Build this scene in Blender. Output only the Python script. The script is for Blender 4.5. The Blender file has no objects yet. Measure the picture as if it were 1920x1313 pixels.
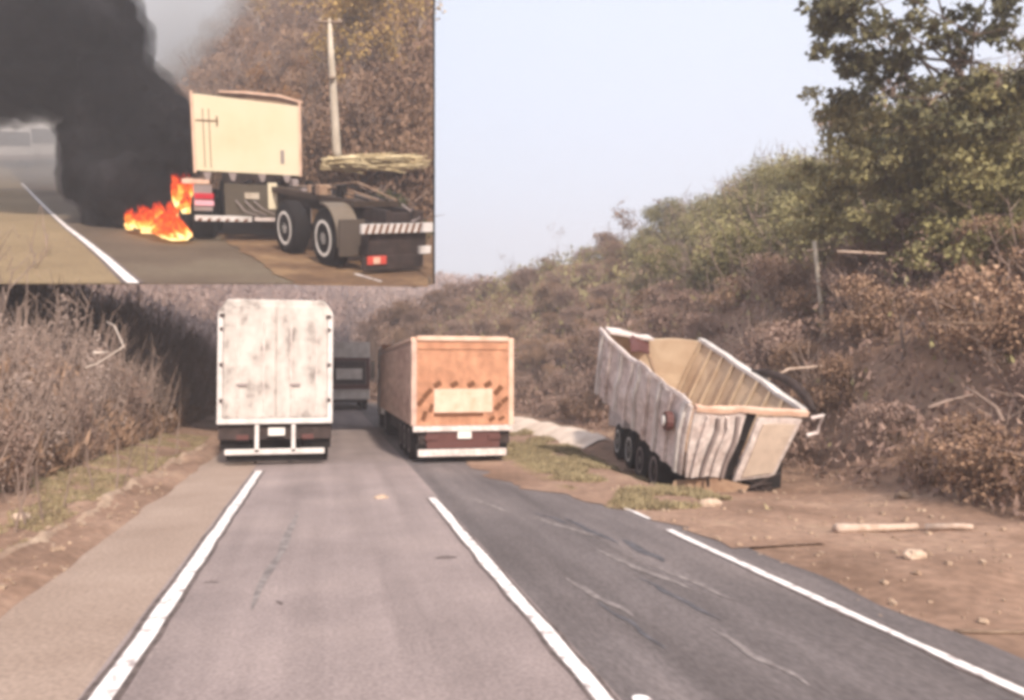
import bpy, math, random
import numpy as np
from mathutils import Vector, Matrix, noise
random.seed(7); rng = np.random.default_rng(7)
scene = bpy.context.scene
R = math.radians

# ---------------------------------------------------------------- camera, light, air
CAM = Vector((0, 0, 2.2)); FPX = 1500.0
PSI, TH = R(13.06), R(1.68)
FWD = Vector((math.sin(PSI)*math.cos(TH), math.cos(PSI)*math.cos(TH), math.sin(TH)))
RT = Vector((math.cos(PSI), -math.sin(PSI), 0)); UP = RT.cross(FWD)
cd = bpy.data.cameras.new('camera'); cam = bpy.data.objects.new('camera', cd)
scene.collection.objects.link(cam)
cd.sensor_width = 36; cd.lens = 36*FPX/1920; cd.clip_start = .1; cd.clip_end = 3000
m = Matrix((RT, UP, -FWD)).transposed().to_4x4(); m.translation = CAM; cam.matrix_world = m
scene.camera = cam

SUN_EL, SUN_AZ = R(36), R(173)          # azimuth clockwise from +Y: behind the camera, a little to the left
W = bpy.data.worlds.new('World'); scene.world = W; W.use_nodes = True
nt = W.node_tree; nt.nodes.clear()
wo = nt.nodes.new('ShaderNodeOutputWorld'); bg = nt.nodes.new('ShaderNodeBackground')
sky = nt.nodes.new('ShaderNodeTexSky'); sky.sky_type = 'NISHITA'; sky.sun_disc = False
sky.sun_elevation = SUN_EL; sky.sun_rotation = SUN_AZ; sky.dust_density = 4; sky.air_density = 1.2
mx = nt.nodes.new('ShaderNodeMix'); mx.data_type = 'RGBA'; mx.inputs[0].default_value = .72
mx.inputs[7].default_value = (4.35, 4.7, 5.35, 1)      # veil of dry-season dust over the whole sky
nt.links.new(sky.outputs[0], mx.inputs[6]); nt.links.new(mx.outputs[2], bg.inputs[0])
bg.inputs[1].default_value = .15
nt.links.new(bg.outputs[0], wo.inputs[0])
sd = bpy.data.lights.new('sun', 'SUN'); sd.energy = 3.7; sd.angle = R(3); sd.color = (1, .90, .78)
sun = bpy.data.objects.new('sun', sd); scene.collection.objects.link(sun)
sdir = Vector((math.sin(SUN_AZ)*math.cos(SUN_EL), math.cos(SUN_AZ)*math.cos(SUN_EL), math.sin(SUN_EL)))
sun.rotation_euler = sdir.to_track_quat('Z', 'Y').to_euler()
scene.view_settings.view_transform = 'Standard'; scene.view_settings.look = 'None'
scene.view_settings.exposure = 0.72; scene.view_settings.gamma = 1; scene.view_settings.use_curve_mapping = False
scene.render.engine = 'CYCLES'
scene.cycles.use_denoising = True; scene.cycles.max_bounces = 5; scene.cycles.diffuse_bounces = 2
scene.cycles.volume_bounces = 1; scene.cycles.transparent_max_bounces = 12
scene.cycles.filter_width = 4.0

# ---------------------------------------------------------------- helpers
def ray(x, y):
    return (FWD + RT*((x-960)/FPX) + UP*((656.5-y)/FPX))
def G(x, y, z=0):                      # point of the level z that a line of sight meets
    d = ray(x, y); return CAM + d*((z-CAM.z)/d.z)
def A(x, y, depth):                    # point at a distance along the view
    return CAM + ray(x, y)*depth
# the sloping upper road: a plane of its own, climbing away at 16.5 degrees
S = 1.8
Fh = ray(684, 260).normalized(); Rh = Fh.cross(UP).normalized(); Uh = Rh.cross(Fh)
IN = Matrix(((Rh.x*S, Fh.x*S, Uh.x*S, 0), (Rh.y*S, Fh.y*S, Uh.y*S, 0), (Rh.z*S, Fh.z*S, Uh.z*S, 0), (0, 0, 0, 1)))
IN.translation = CAM - Uh*2.5*S
INi = IN.inverted()
def L(x, y, b):                        # local point of the upper road's frame at distance b
    d = INi.to_3x3() @ ray(x, y); d = d*(b/d.y); return Vector((d.x, b, d.z+2.5))
def D(x, y, c=0.0):                    # local point on the upper road's surface
    d = INi.to_3x3() @ ray(x, y); t = (c-2.5)/d.z; return Vector((d.x*t, d.y*t, c))
PN = ray(814, 0).cross(ray(814, 533)).normalized()
if PN.dot(ray(400, 300)) > 0: PN = -PN   # PN points to the open (right) side of the end plane of the upper road

def sm(t): t = max(0., min(1., t)); return t*t*(3-2*t)
def fn(x, y, s, seed=0.0): return noise.noise(Vector((x/s, y/s, seed)))

class MB:
    def __init__(s): s.v = []; s.f = []
    def box(s, x0, x1, y0, y1, z0, z1, M=None):
        b = len(s.v)
        for z in (z0, z1):
            for x, y in ((x0, y0), (x1, y0), (x1, y1), (x0, y1)):
                p = Vector((x, y, z)); s.v.append(M @ p if M else p)
        for q in ((3, 2, 1, 0), (4, 5, 6, 7), (0, 1, 5, 4), (1, 2, 6, 5), (2, 3, 7, 6), (3, 0, 4, 7)): s.f.append(tuple(b+i for i in q))
        return s
    def prism(s, pts, ax, a0, a1, M=None):      # polygon of 2-D points swept along axis ax
        b = len(s.v); n = len(pts)
        for a in (a0, a1):
            for p, q in pts:
                v = {'x': (a, p, q), 'y': (p, a, q), 'z': (p, q, a)}[ax]; v = Vector(v); s.v.append(M @ v if M else v)
        s.f.append(tuple(range(b+n-1, b-1, -1))); s.f.append(tuple(range(b+n, b+2*n)))
        for i in range(n): j = (i+1) % n; s.f.append((b+i, b+j, b+n+j, b+n+i))
        return s
    def tube(s, pts, rad, n=6, cap=True):
        b = len(s.v); k = len(pts)
        for i, p in enumerate(pts):
            t = (Vector(pts[min(i+1, k-1)])-Vector(pts[max(i-1, 0)])).normalized()
            u = t.orthogonal().normalized() if abs(t.z) > .9 else t.cross(Vector((0, 0, 1))).normalized(); w = t.cross(u)
            r = rad[i] if isinstance(rad, (list, tuple)) else rad
            for j in range(n):
                a = 2*math.pi*j/n; s.v.append(Vector(p)+u*r*math.cos(a)+w*r*math.sin(a))
        for i in range(k-1):
            for j in range(n):
                s.f.append((b+i*n+j, b+i*n+(j+1) % n, b+(i+1)*n+(j+1) % n, b+(i+1)*n+j))
        if cap: s.f.append(tuple(b+j for j in range(n))[::-1]); s.f.append(tuple(b+(k-1)*n+j for j in range(n)))
        return s
    def lathe_x(s, cx, cy, cz, prof, n=28):      # profile of (x offset, radius) turned about the x axis
        b = len(s.v); k = len(prof)
        for dx, r in prof:
            for j in range(n):
                a = 2*math.pi*j/n; s.v.append(Vector((cx+dx, cy+r*math.cos(a), cz+r*math.sin(a))))
        for i in range(k-1):
            for j in range(n): s.f.append((b+i*n+j, b+i*n+(j+1) % n, b+(i+1)*n+(j+1) % n, b+(i+1)*n+j))
        s.f.append(tuple(b+j for j in range(n))[::-1]); s.f.append(tuple(b+(k-1)*n+j for j in range(n)))
        return s
    def build(s, name, mat, parent=None, smooth=False, bevel=0):
        me = bpy.data.meshes.new(name); me.from_pydata([tuple(v) for v in s.v], [], s.f); me.materials.append(mat)
        if smooth: me.polygons.foreach_set('use_smooth', [True]*len(me.polygons))
        o = bpy.data.objects.new(name, me); scene.collection.objects.link(o)
        if parent: o.parent = parent
        if bevel:
            md = o.modifiers.new('bevel', 'BEVEL'); md.width = bevel; md.segments = 2; md.limit_method = 'ANGLE'
        return o

def empty(name, loc=(0, 0, 0), rz=0, base=None, M=None):
    o = bpy.data.objects.new(name, None); scene.collection.objects.link(o)
    mm = M if M is not None else Matrix.Translation(Vector(loc)) @ Matrix.Rotation(rz, 4, 'Z')
    if base is not None: mm = base @ mm
    o.matrix_world = mm; return o
def tag(o, label=None, cat=None, group=None, kind=None):
    if label: o['label'] = label
    if cat: o['category'] = cat
    if group: o['group'] = group
    if kind: o['kind'] = kind
    return o
def copy_tree(src, M, label=None):
    r = src.copy(); scene.collection.objects.link(r); r.matrix_world = M
    if label: r['label'] = label
    for ch in list(src.children):
        c = ch.copy(); scene.collection.objects.link(c); c.parent = r
        for g in ch.children:
            d = g.copy(); scene.collection.objects.link(d); d.parent = c
    return r

# ---------------------------------------------------------------- materials
def mat(name, stops, scale=3.0, detail=4, rough=.85, bump=.0, spec=.2, aniso=None, scale2=None, coord='Object', metal=0, streak=0):
    """noise-driven colour: stops = [(pos, (r,g,b)), ...]"""
    M_ = bpy.data.materials.new(name); M_.use_nodes = True; t = M_.node_tree; n = t.nodes
    p = n['Principled BSDF']; p.inputs['Roughness'].default_value = rough; p.inputs['Specular IOR Level'].default_value = spec
    p.inputs['Metallic'].default_value = metal
    tc = n.new('ShaderNodeTexCoord'); mp = n.new('ShaderNodeMapping'); ns = n.new('ShaderNodeTexNoise')
    if aniso: mp.inputs['Scale'].default_value = aniso
    t.links.new(tc.outputs[coord], mp.inputs[0]); t.links.new(mp.outputs[0], ns.inputs['Vector'])
    ns.inputs['Scale'].default_value = scale; ns.inputs['Detail'].default_value = detail; ns.inputs['Roughness'].default_value = .62
    cr = n.new('ShaderNodeValToRGB'); e = cr.color_ramp.elements
    e[0].position, e[0].color = stops[0][0], (*stops[0][1], 1); e[1].position, e[1].color = stops[-1][0], (*stops[-1][1], 1)
    for ps, c in stops[1:-1]:
        k = e.new(ps); k.color = (*c, 1)
    t.links.new(ns.outputs[0], cr.inputs[0]); out = cr.outputs[0]
    if scale2:
        n2 = n.new('ShaderNodeTexNoise'); n2.inputs['Scale'].default_value = scale2; n2.inputs['Detail'].default_value = 3
        t.links.new(mp.outputs[0], n2.inputs['Vector'])
        mm = n.new('ShaderNodeMapRange'); mm.inputs[1].default_value = .3; mm.inputs[2].default_value = .7; mm.inputs[3].default_value = .78; mm.inputs[4].default_value = 1.18
        t.links.new(n2.outputs[0], mm.inputs[0])
        vm = n.new('ShaderNodeVectorMath'); vm.operation = 'SCALE'; t.links.new(out, vm.inputs[0]); t.links.new(mm.outputs[0], vm.inputs['Scale']); out = vm.outputs[0]
    if streak:
        n3 = n.new('ShaderNodeTexNoise'); n3.inputs['Scale'].default_value = 1.0; n3.inputs['Detail'].default_value = 5; m3 = n.new('ShaderNodeMapping'); m3.inputs['Scale'].default_value = (2.2, .10, 1)
        t.links.new(tc.outputs['Object'], m3.inputs[0]); t.links.new(m3.outputs[0], n3.inputs['Vector'])
        q3 = n.new('ShaderNodeMapRange'); q3.inputs[1].default_value = .32; q3.inputs[2].default_value = .68; q3.inputs[3].default_value = 1-streak; q3.inputs[4].default_value = 1+streak
        t.links.new(n3.outputs[0], q3.inputs[0]); v3 = n.new('ShaderNodeVectorMath'); v3.operation = 'SCALE'; t.links.new(out, v3.inputs[0]); t.links.new(q3.outputs[0], v3.inputs['Scale']); out = v3.outputs[0]
    t.links.new(out, p.inputs['Base Color'])
    if bump:
        bp = n.new('ShaderNodeBump'); bp.inputs['Strength'].default_value = bump; bp.inputs['Distance'].default_value = .05
        t.links.new(ns.outputs[0], bp.inputs['Height']); t.links.new(bp.outputs[0], p.inputs['Normal'])
    return M_
def leafmat(name, a, b, c):
    """per-copy and per-leaf colour variation"""
    M_ = bpy.data.materials.new(name); M_.use_nodes = True; t = M_.node_tree; n = t.nodes
    p = n['Principled BSDF']; p.inputs['Roughness'].default_value = .8; p.inputs['Specular IOR Level'].default_value = .1
    g = n.new('ShaderNodeNewGeometry'); oi = n.new('ShaderNodeObjectInfo'); tc = n.new('ShaderNodeTexCoord'); ns = n.new('ShaderNodeTexNoise')
    ns.inputs['Scale'].default_value = 1.1; t.links.new(tc.outputs['Object'], ns.inputs['Vector'])
    ad = n.new('ShaderNodeMath'); ad.operation = 'MULTIPLY_ADD'; ad.inputs[1].default_value = .35
    t.links.new(g.outputs['Random Per Island'], ad.inputs[0])
    a2 = n.new('ShaderNodeMath'); a2.operation = 'MULTIPLY_ADD'; a2.inputs[1].default_value = .35; t.links.new(oi.outputs['Random'], a2.inputs[0])
    a3 = n.new('ShaderNodeMath'); a3.operation = 'MULTIPLY'; a3.inputs[1].default_value = .6; t.links.new(ns.outputs[0], a3.inputs[0])
    t.links.new(a3.outputs[0], a2.inputs[2]); t.links.new(a2.outputs[0], ad.inputs[2])
    cr = n.new('ShaderNodeValToRGB'); e = cr.color_ramp.elements
    e[0].position, e[0].color = .2, (*a, 1); e[1].position, e[1].color = .95, (*c, 1); k = e.new(.6); k.color = (*b, 1)
    t.links.new(ad.outputs[0], cr.inputs[0]); t.links.new(cr.outputs[0], p.inputs['Base Color'])
    return M_
def flat(name, c, rough=.6, spec=.3, metal=0):
    return mat(name, [(.3, tuple(x*.82 for x in c)), (.7, c)], scale=5, rough=rough, spec=spec, metal=metal)
def volmat(name, color, dens, aniso=0.0):
    M_ = bpy.data.materials.new(name); M_.use_nodes = True; t = M_.node_tree; t.nodes.clear()
    o = t.nodes.new('ShaderNodeOutputMaterial'); v = t.nodes.new('ShaderNodeVolumePrincipled')
    v.inputs['Color'].default_value = (*color, 1); v.inputs['Density'].default_value = dens; v.inputs['Anisotropy'].default_value = aniso
    t.links.new(v.outputs[0], o.inputs['Volume']); return M_

ASPH = mat('worn_asphalt', [(.3, (.215, .170, .162)), (.5, (.262, .208, .198)), (.72, (.31, .245, .228))], scale=.55, detail=9, rough=.9, bump=.25, scale2=30, streak=.14)
ASPH2 = mat('newer_asphalt', [(.3, (.095, .078, .076)), (.5, (.135, .113, .111)), (.72, (.20, .165, .158))], scale=.5, detail=7, rough=.85, bump=.25, aniso=(1, .35, 1), scale2=30, streak=.24)
SHOULD = mat('dusty_shoulder', [(.3, (.27, .195, .155)), (.7, (.36, .27, .22))], scale=.6, detail=7, rough=.95, bump=.2, scale2=22)
TERR = mat('dry_earth', [(.3, (.15, .09, .062)), (.48, (.25, .155, .11)), (.6, (.31, .20, .145)), (.75, (.38, .27, .18))], scale=.45, detail=9, rough=1, bump=.8, scale2=7)
SAND = mat('pale_sand', [(.3, (.36, .25, .18)), (.7, (.62, .47, .37))], scale=1.8, detail=7, rough=1, bump=.6, scale2=14)
BERM = mat('pale_earth', [(.3, (.24, .155, .11)), (.7, (.42, .31, .23))], scale=1.4, detail=8, rough=1, bump=.7, scale2=9)
PALES = mat('bright_sand', [(.3, (.55, .43, .35)), (.7, (.74, .61, .52))], scale=1.5, detail=6, rough=1, bump=.4)
OLIVE = mat('dry_grass_mat', [(.3, (.20, .15, .09)), (.7, (.36, .29, .17))], scale=1.8, detail=7, rough=1, bump=.6, scale2=14)
PAINT = mat('road_paint', [(.36, (.34, .28, .27)), (.45, (.70, .63, .61)), (.62, (.84, .78, .76))], scale=6, detail=6, rough=.6)
OUTPATCH = mat('outline_and_patch', [(.3, (.06, .045, .042)), (.7, (.17, .13, .12))], scale=7, detail=5, rough=.8)  # dark tone shared by the line outlines and the road patches
SKID = mat('skid_rubber', [(.3, (.055, .05, .055)), (.7, (.14, .13, .14))], scale=5, detail=5, rough=.8)
BLACK = flat('black_rubber', (.018, .015, .015), .85, .1)
DARK = mat('dark_chassis', [(.3, (.02, .014, .013)), (.7, (.06, .04, .036))], scale=4, rough=.7)
WBOX = mat('weathered_white_panel', [(.34, (.20, .17, .155)), (.46, (.45, .395, .365)), (.6, (.56, .50, .465))], scale=2.1, detail=4, rough=.5, aniso=(1, 1, .7))
WHITE = mat('white_paint', [(.3, (.46, .41, .39)), (.6, (.66, .61, .59))], scale=2.2, rough=.45)
PINKW = mat('dusty_white_steel', [(.3, (.38, .29, .26)), (.42, (.56, .46, .43)), (.6, (.70, .61, .58))], scale=2.6, detail=8, rough=.65, scale2=9)
CREAM = mat('cream_steel', [(.3, (.60, .47, .31)), (.6, (.74, .62, .43))], scale=1.5, detail=6, rough=.55, scale2=6)
ORANGE = mat('faded_orange', [(.3, (.34, .155, .09)), (.6, (.48, .235, .14))], scale=1.3, detail=6, rough=.55, scale2=5)
ORSIDE = mat('beige_side', [(.3, (.42, .27, .22)), (.6, (.55, .38, .31))], scale=1.3, detail=6, rough=.6, scale2=5)  # side colour, paler and duller than the orange tailgate
PEACH = mat('pale_peach_board', [(.3, (.56, .34, .24)), (.6, (.72, .49, .38))], scale=3, rough=.5)
BROWNS = flat('brown_stripe', (.15, .055, .022)); GREYP = flat('grey_steel', (.30, .24, .23)); MAROON = flat('maroon_board', (.11, .04, .035))  # the maroon is a plain dark tone for frames, lamps and torn sheet
RUST = mat('rusty_inner_steel', [(.3, (.20, .11, .07)), (.7, (.42, .29, .20))], scale=2, detail=7, rough=.8)
TANIN = mat('tan_inner_steel', [(.3, (.46, .32, .22)), (.7, (.60, .46, .33))], scale=1.6, detail=6, rough=.7)
GLASS = flat('dark_glass', (.03, .025, .03), .1, .6); PLATE = flat('plate_white', (.8, .74, .7)); RED = flat('red_lens', (.55, .03, .05), .3)
RIM = mat('wheel_rim_white', [(.3, (.55, .50, .46)), (.6, (.85, .8, .75))], scale=4, rough=.4)
CONC = mat('pale_concrete', [(.3, (.38, .31, .24)), (.7, (.60, .52, .43))], scale=4, detail=6, rough=.9, aniso=(1, 1, .3))
WOOD = mat('bleached_wood', [(.3, (.34, .23, .17)), (.7, (.60, .46, .38))], scale=6, detail=6, rough=.9)
BARK = mat('dry_bark', [(.3, (.13, .085, .06)), (.7, (.27, .19, .14))], scale=5, detail=6, rough=1, bump=.5, aniso=(1, 1, .3))
TWIG = mat('grey_twigs', [(.3, (.15, .105, .085)), (.7, (.33, .24, .20))], scale=1.2, rough=1)
PALET = mat('pale_twigs', [(.3, (.32, .25, .21)), (.7, (.58, .48, .42))], scale=1.2, rough=1)
L_BROWN = leafmat('dry_brown_leaves', (0.123, 0.072, 0.051), (0.246, 0.152, 0.102), (0.392, 0.254, 0.174))
L_MAUVE = leafmat('dusty_brush', (0.145, 0.094, 0.08), (0.275, 0.181, 0.145), (0.42, 0.29, 0.239))
L_GREY = leafmat('lightened_scrub', (.20, .16, .15), (.33, .27, .25), (.46, .39, .36))  # leaf colour lightened to stand in for light and haze on the shaded slope
L_LEFT = leafmat('pale_brush', (0.156, 0.114, 0.096), (0.3, 0.222, 0.186), (0.444, 0.342, 0.3))
L_OLIVE = leafmat('olive_leaves', (0.106, 0.09, 0.037), (0.237, 0.206, 0.094), (0.388, 0.338, 0.175))
L_GREEN = leafmat('dark_green_leaves', (0.03, 0.03, 0.018), (0.074, 0.07, 0.036), (0.162, 0.146, 0.078))
L_YELL = leafmat('yellow_leaves', (.22, .13, .04), (.38, .24, .08), (.55, .38, .15))
L_STRAW = leafmat('straw', (.28, .20, .11), (.46, .36, .21), (.66, .55, .36))

# ---------------------------------------------------------------- terrain
def in_upper(x, y):                     # is the place under the upper road?
    p = Vector((x, y, 0)) - Vector((0, 0, 0))
    if PN.dot(Vector((x, y, CAM.z))-CAM) > .3: return None
    # height of the upper plane above (x,y)
    n = Uh; p0 = IN.translation
    z = p0.z - (n.x*(x-p0.x)+n.y*(y-p0.y))/n.z
    b = (INi @ Vector((x, y, z))).y
    if b < 12.5 or b > 71: return None
    return z
def footR(y): return 10.2 + .9*fn(0, y, 9, 3.3) - sm((y-45)/60)*22
def H(x, y):
    z = -.03
    if x > 4.6:
        d = x-footR(y)
        z += .05*sm((x-4.9)/1.5)
        if d > 0: z += min(.80*d*sm(d/3.5), (11.2 + .10*max(0, d-12)*(1-sm((y-30)/30)) + 1.3*fn(x, y, 14, 1.1) + .04*d)*(1-.5*sm((y-45)/65)))
        z -= .42*math.exp(-((x-8.3)/2.4)**2-((y-17.5)/4.2)**2)
        z += .30*math.exp(-((x-footR(y)+2.2)/.5)**2)*sm((y-19)/4)*(1-sm((y-40)/10))
        z += .14*fn(x, y, 1.4, 5)*sm((x-5.3)/2) + .6*fn(x, y, 5, 2)*sm(d/4)
    elif x < -2.8:
        d = -2.8-x
        z += .10*sm(d/.3)*(1-sm((d-.3)/.4)) + .16*math.exp(-((d-.75)/.16)**2)*(1+.8*fn(x, y, .8, 4))
        z += .10*fn(x, y, .9, 6)*sm(d/.6) + .25*sm((d-1)/2)
        d2 = d-6
        if d2 > 0: z += min(.42*d2*sm(d2/4), 10+2*fn(x, y, 20, 7))
    # far hills close the valley
    far = sm((y-120)/150)
    z += far*(21 + 5*fn(x, y, 60, 8)+9*sm((40-x)/60) + 3*fn(x, y, 18, 9) + .045*max(0, x-20))
    zu = in_upper(x, y)
    if zu is not None: z = min(z, zu-.55)
    return z
def axis(parts):
    a = []
    for lo, hi, st in parts: a += list(np.arange(lo, hi, st))
    return a
xs = axis([(-260, -60, 10), (-60, -14, 2.5), (-14, -6, .8), (-6, -2.2, .12), (-2.2, 4.6, 1.7), (4.6, 14, .28), (14, 44, 1.0), (44, 90, 3), (90, 300.1, 10)])
ys = axis([(-30, 2, 4), (2, 12, .35), (12, 34, .3), (34, 80, 1.5), (80, 200, 5), (200, 520.1, 12)])
vs = [(x, y, H(x, y)) for y in ys for x in xs]; nx = len(xs)
fs = [(j*nx+i, j*nx+i+1, (j+1)*nx+i+1, (j+1)*nx+i) for j in range(len(ys)-1) for i in range(nx-1)]
mb = MB(); mb.v = [Vector(v) for v in vs]; mb.f = fs
ter = mb.build('terrain', TERR, smooth=True); tag(ter, kind='structure')
gm = MB(); gm.v = [Vector(p) for p in ((-1500, -600, -1.2), (1500, -600, -1.2), (1500, 2400, -1.2), (-1500, 2400, -1.2))]; gm.f = [(0, 1, 2, 3)]
tag(gm.build('ground', TERR), kind='structure')

def strip(name, pts, mat_, z, kind='structure', wob=0, parent=None, base=None):
    """pts: list of (x_left, x_right, y)"""
    b = MB()
    for i, (a, c, y) in enumerate(pts):
        wa = wob*fn(a, y, .7, 11); wc = wob*fn(c, y, .6, 12)
        b.v += [Vector((a+wa, y, z)), Vector((c+wc, y, z))]
    b.f = [(2*i, 2*i+1, 2*i+3, 2*i+2) for i in range(len(pts)-1)]
    o = b.build(name, mat_); 
    if kind: o['kind'] = kind
    return o
yy = list(np.arange(-8, 40, .3))+list(np.arange(40, 150, 3))
def bendx(y): return -sm((y-45)/110)*30        # the road swings left far ahead
strip('shoulder', [(-2.85+bendx(y)+.12*fn(0, y, 1.5, 3), -1.0+bendx(y), y) for y in yy], SHOULD, .002, wob=.05)
strip('road', [(-1.62+bendx(y), 1.95+bendx(y), y) for y in yy], ASPH, .006)
strip('road', [(1.95+bendx(y), 5.2+bendx(y)+.15*fn(0, y, 1.2, 8), y) for y in yy], ASPH2, .006)
# dusty earth dragged over the right lane edge
strip('verge', [(4.95-1.6*sm((y-10.3)/7)+.3*fn(0, y, .9, 21)+.15*fn(0, y, .3, 23), 6.3, y) for y in np.arange(9.2, 40, .2)], TERR, .016, wob=.08)

def line(name, x, w, y0, y1, mat_, z, wob=.015):
    ys_ = np.arange(y0, y1, .15)
    return strip(name, [(x-w/2+bendx(y)+.02*fn(x, y, 1.3, 31), x+w/2+bendx(y)+.02*fn(x, y, 1.1, 32), y) for y in ys_], mat_, z, wob=wob)
for (x, w, y0, y1, e) in ((-1.46, .15, 1.5, 19, .05), (1.83, .13, 1.5, 14.2, .04), (4.68, .11, 1.5, 10.6, .04)):
    line('line_outline', x-w/2-e/2, e*1.1, y0, y1, OUTPATCH, .010, .03); line('line_outline', x+w/2+e/2, e*1.1, y0, y1, OUTPATCH, .010, .03)  # dark strips put along both paint edges as sharpening halos, not tar
    line('road_marking', x, w, y0, y1, PAINT, .014)
line('road_marking', 4.74, .07, 11.3, 12.4, PAINT, .021)
p = G(1195, 1308); strip('road_marking', [(p.x-.06, p.x+.08, p.y-.1), (p.x-.05, p.x+.06, p.y-.02), (p.x-.02, p.x+.02, p.y+.01)], PAINT, .014)
def blotch(name, x0, y0, x1, y1, w, mat_, z=.011, n=16):
    a, b_ = G(x0, y0), G(x1, y1); bb = MB(); d = (b_-a); nrm = Vector((-d.y, d.x, 0)).normalized()
    for i in range(n+1):
        t = i/n; c = a+d*t; ww = w*(math.sin(math.pi*min(1, max(0, t)))**.6+.02)*(1+.6*noise.noise(Vector((x0*.1+t*6, y0, 0)))); off = nrm*.06*noise.noise(Vector((t*3, x0, 1)))
        bb.v += [Vector((*(c+nrm*ww/2+off).xy, z)), Vector((*(c-nrm*ww/2+off).xy, z))]
    bb.f = [(2*i, 2*i+1, 2*i+3, 2*i+2) for i in range(n)]
    o = bb.build(name, mat_); o['kind'] = 'structure'
mat_dust = mat('pale_dust', [(.42, (.16, .135, .13)), (.6, (.27, .23, .22))], scale=6, detail=7, rough=.95)
for q in ((1060, 972, 1160, 1022, .10), (1165, 1012, 1245, 1056, .14), (1195, 1085, 1355, 1165, .07), (1120, 1130, 1250, 1220, .05), (1000, 962, 1075, 985, .08)):
    blotch('skid_mark', *q, SKID)
for q in ((815, 1047, 858, 1046, .13), (380, 1094, 412, 1093, .04), (520, 1128, 530, 1136, .04)):
    blotch('road_patch', *q, OUTPATCH)
for q in ((985, 968, 1130, 1010, .09), (1110, 1030, 1300, 1110, .10), (1215, 1060, 1390, 1130, .07), (1060, 1085, 1190, 1160, .08), (880, 935, 960, 962, .10), (1330, 1180, 1520, 1290, .07), (560, 960, 470, 1150, .10)):
    blotch('dust_streak', *q, mat_dust)

# pale ridge of swept sand on both verges
def ridge(name, f, ys_, w, h, mat_):
    b = MB()
    for y in ys_:
        x = f(y); k = 1+.35*fn(x, y, 1.3, 41); gap = .75+.5*fn(0, y, 1.1, 44)
        for dx, dz in ((-w, 0), (-w*.4, h*.8), (0, h), (w*.45, h*.6), (w, 0)):
            xx = x+dx*k; b.v.append(Vector((xx, y, H(xx, y)+dz*k*gap-.02+.02*fn(xx, y, .2, 3))))
    n = len(ys_)
    b.f = [(5*i+j, 5*i+j+1, 5*i+j+6, 5*i+j+5) for i in range(n-1) for j in range(4)]
    o = b.build(name, mat_, smooth=True); o['kind'] = 'structure'
ridge('sand_bank', lambda y: -3.5+.18*fn(0, y, 1.6, 51), list(np.arange(3.5, 26, .09)), .17, .035, BERM)
ridge('sand_bank', lambda y: footR(y)-2.5+.2*fn(0, y, 2, 52), list(np.arange(22.5, 44, .2)), .65, .16, PALES)

# ---------------------------------------------------------------- vegetation builders
def leaves(C_, rad, n, size, up=.0, flatz=1.0, seed=0, shell=.35):
    """n small triangles spread through an ellipsoid; returns verts (n*3,3)"""
    r_ = np.random.default_rng(seed)
    d = r_.normal(size=(n, 3)); d /= np.linalg.norm(d, axis=1)[:, None]
    rr = (shell+(1-shell)*r_.random(n))**.6
    c = np.array(C_)+d*rr[:, None]*np.array(rad)
    u = r_.normal(size=(n, 3)); u /= np.linalg.norm(u, axis=1)[:, None]; w = np.cross(u, r_.normal(size=(n, 3))); w /= np.linalg.norm(w, axis=1)[:, None]
    s = size*(.5+r_.random(n))[:, None]
    w[:, 2] *= flatz
    return np.stack([c-u*s*.5, c+u*s*.5, c+w*s*.9], 1).reshape(-1, 3)
def tri_obj(name, V, mat_, parent=None):
    n = len(V)//3; me = bpy.data.meshes.new(name); me.vertices.add(n*3); me.vertices.foreach_set('co', V.astype(np.float32).ravel())
    me.loops.add(n*3); me.loops.foreach_set('vertex_index', np.arange(n*3, dtype=np.int32)); me.polygons.add(n)
    me.polygons.foreach_set('loop_start', np.arange(0, n*3, 3, dtype=np.int32)); me.update(calc_edges=True); me.materials.append(mat_)
    o = bpy.data.objects.new(name, me); scene.collection.objects.link(o)
    if parent: o.parent = parent
    return o
def branchy(mb, p, d, ln, r, depth, spread=.6, grav=.0, ends=None):
    pts = [Vector(p)]; d = Vector(d).normalized(); rr = [r]
    for i in range(3):
        d = (d+Vector((random.uniform(-1, 1), random.uniform(-1, 1), random.uniform(-1, 1)))*.18+Vector((0, 0, grav))).normalized()
        pts.append(pts[-1]+d*ln/3); rr.append(r*(1-.22*(i+1)))
    mb.tube(pts, rr, 4 if depth < 2 else 6, cap=False)
    if ends is not None and depth <= 1: ends.append(pts[-1]); ends.append(pts[-2])
    if depth > 0:
        for k in range(random.choice((2, 3, 3))):
            q = pts[random.choice((1, 2, 3))]
            nd = (d+Vector((random.uniform(-1, 1), random.uniform(-1, 1), random.uniform(-.4, .9)))*spread).normalized()
            branchy(mb, q, nd, ln*random.uniform(.55, .8), rr[3]*.8, depth-1, spread, grav, ends)
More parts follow.
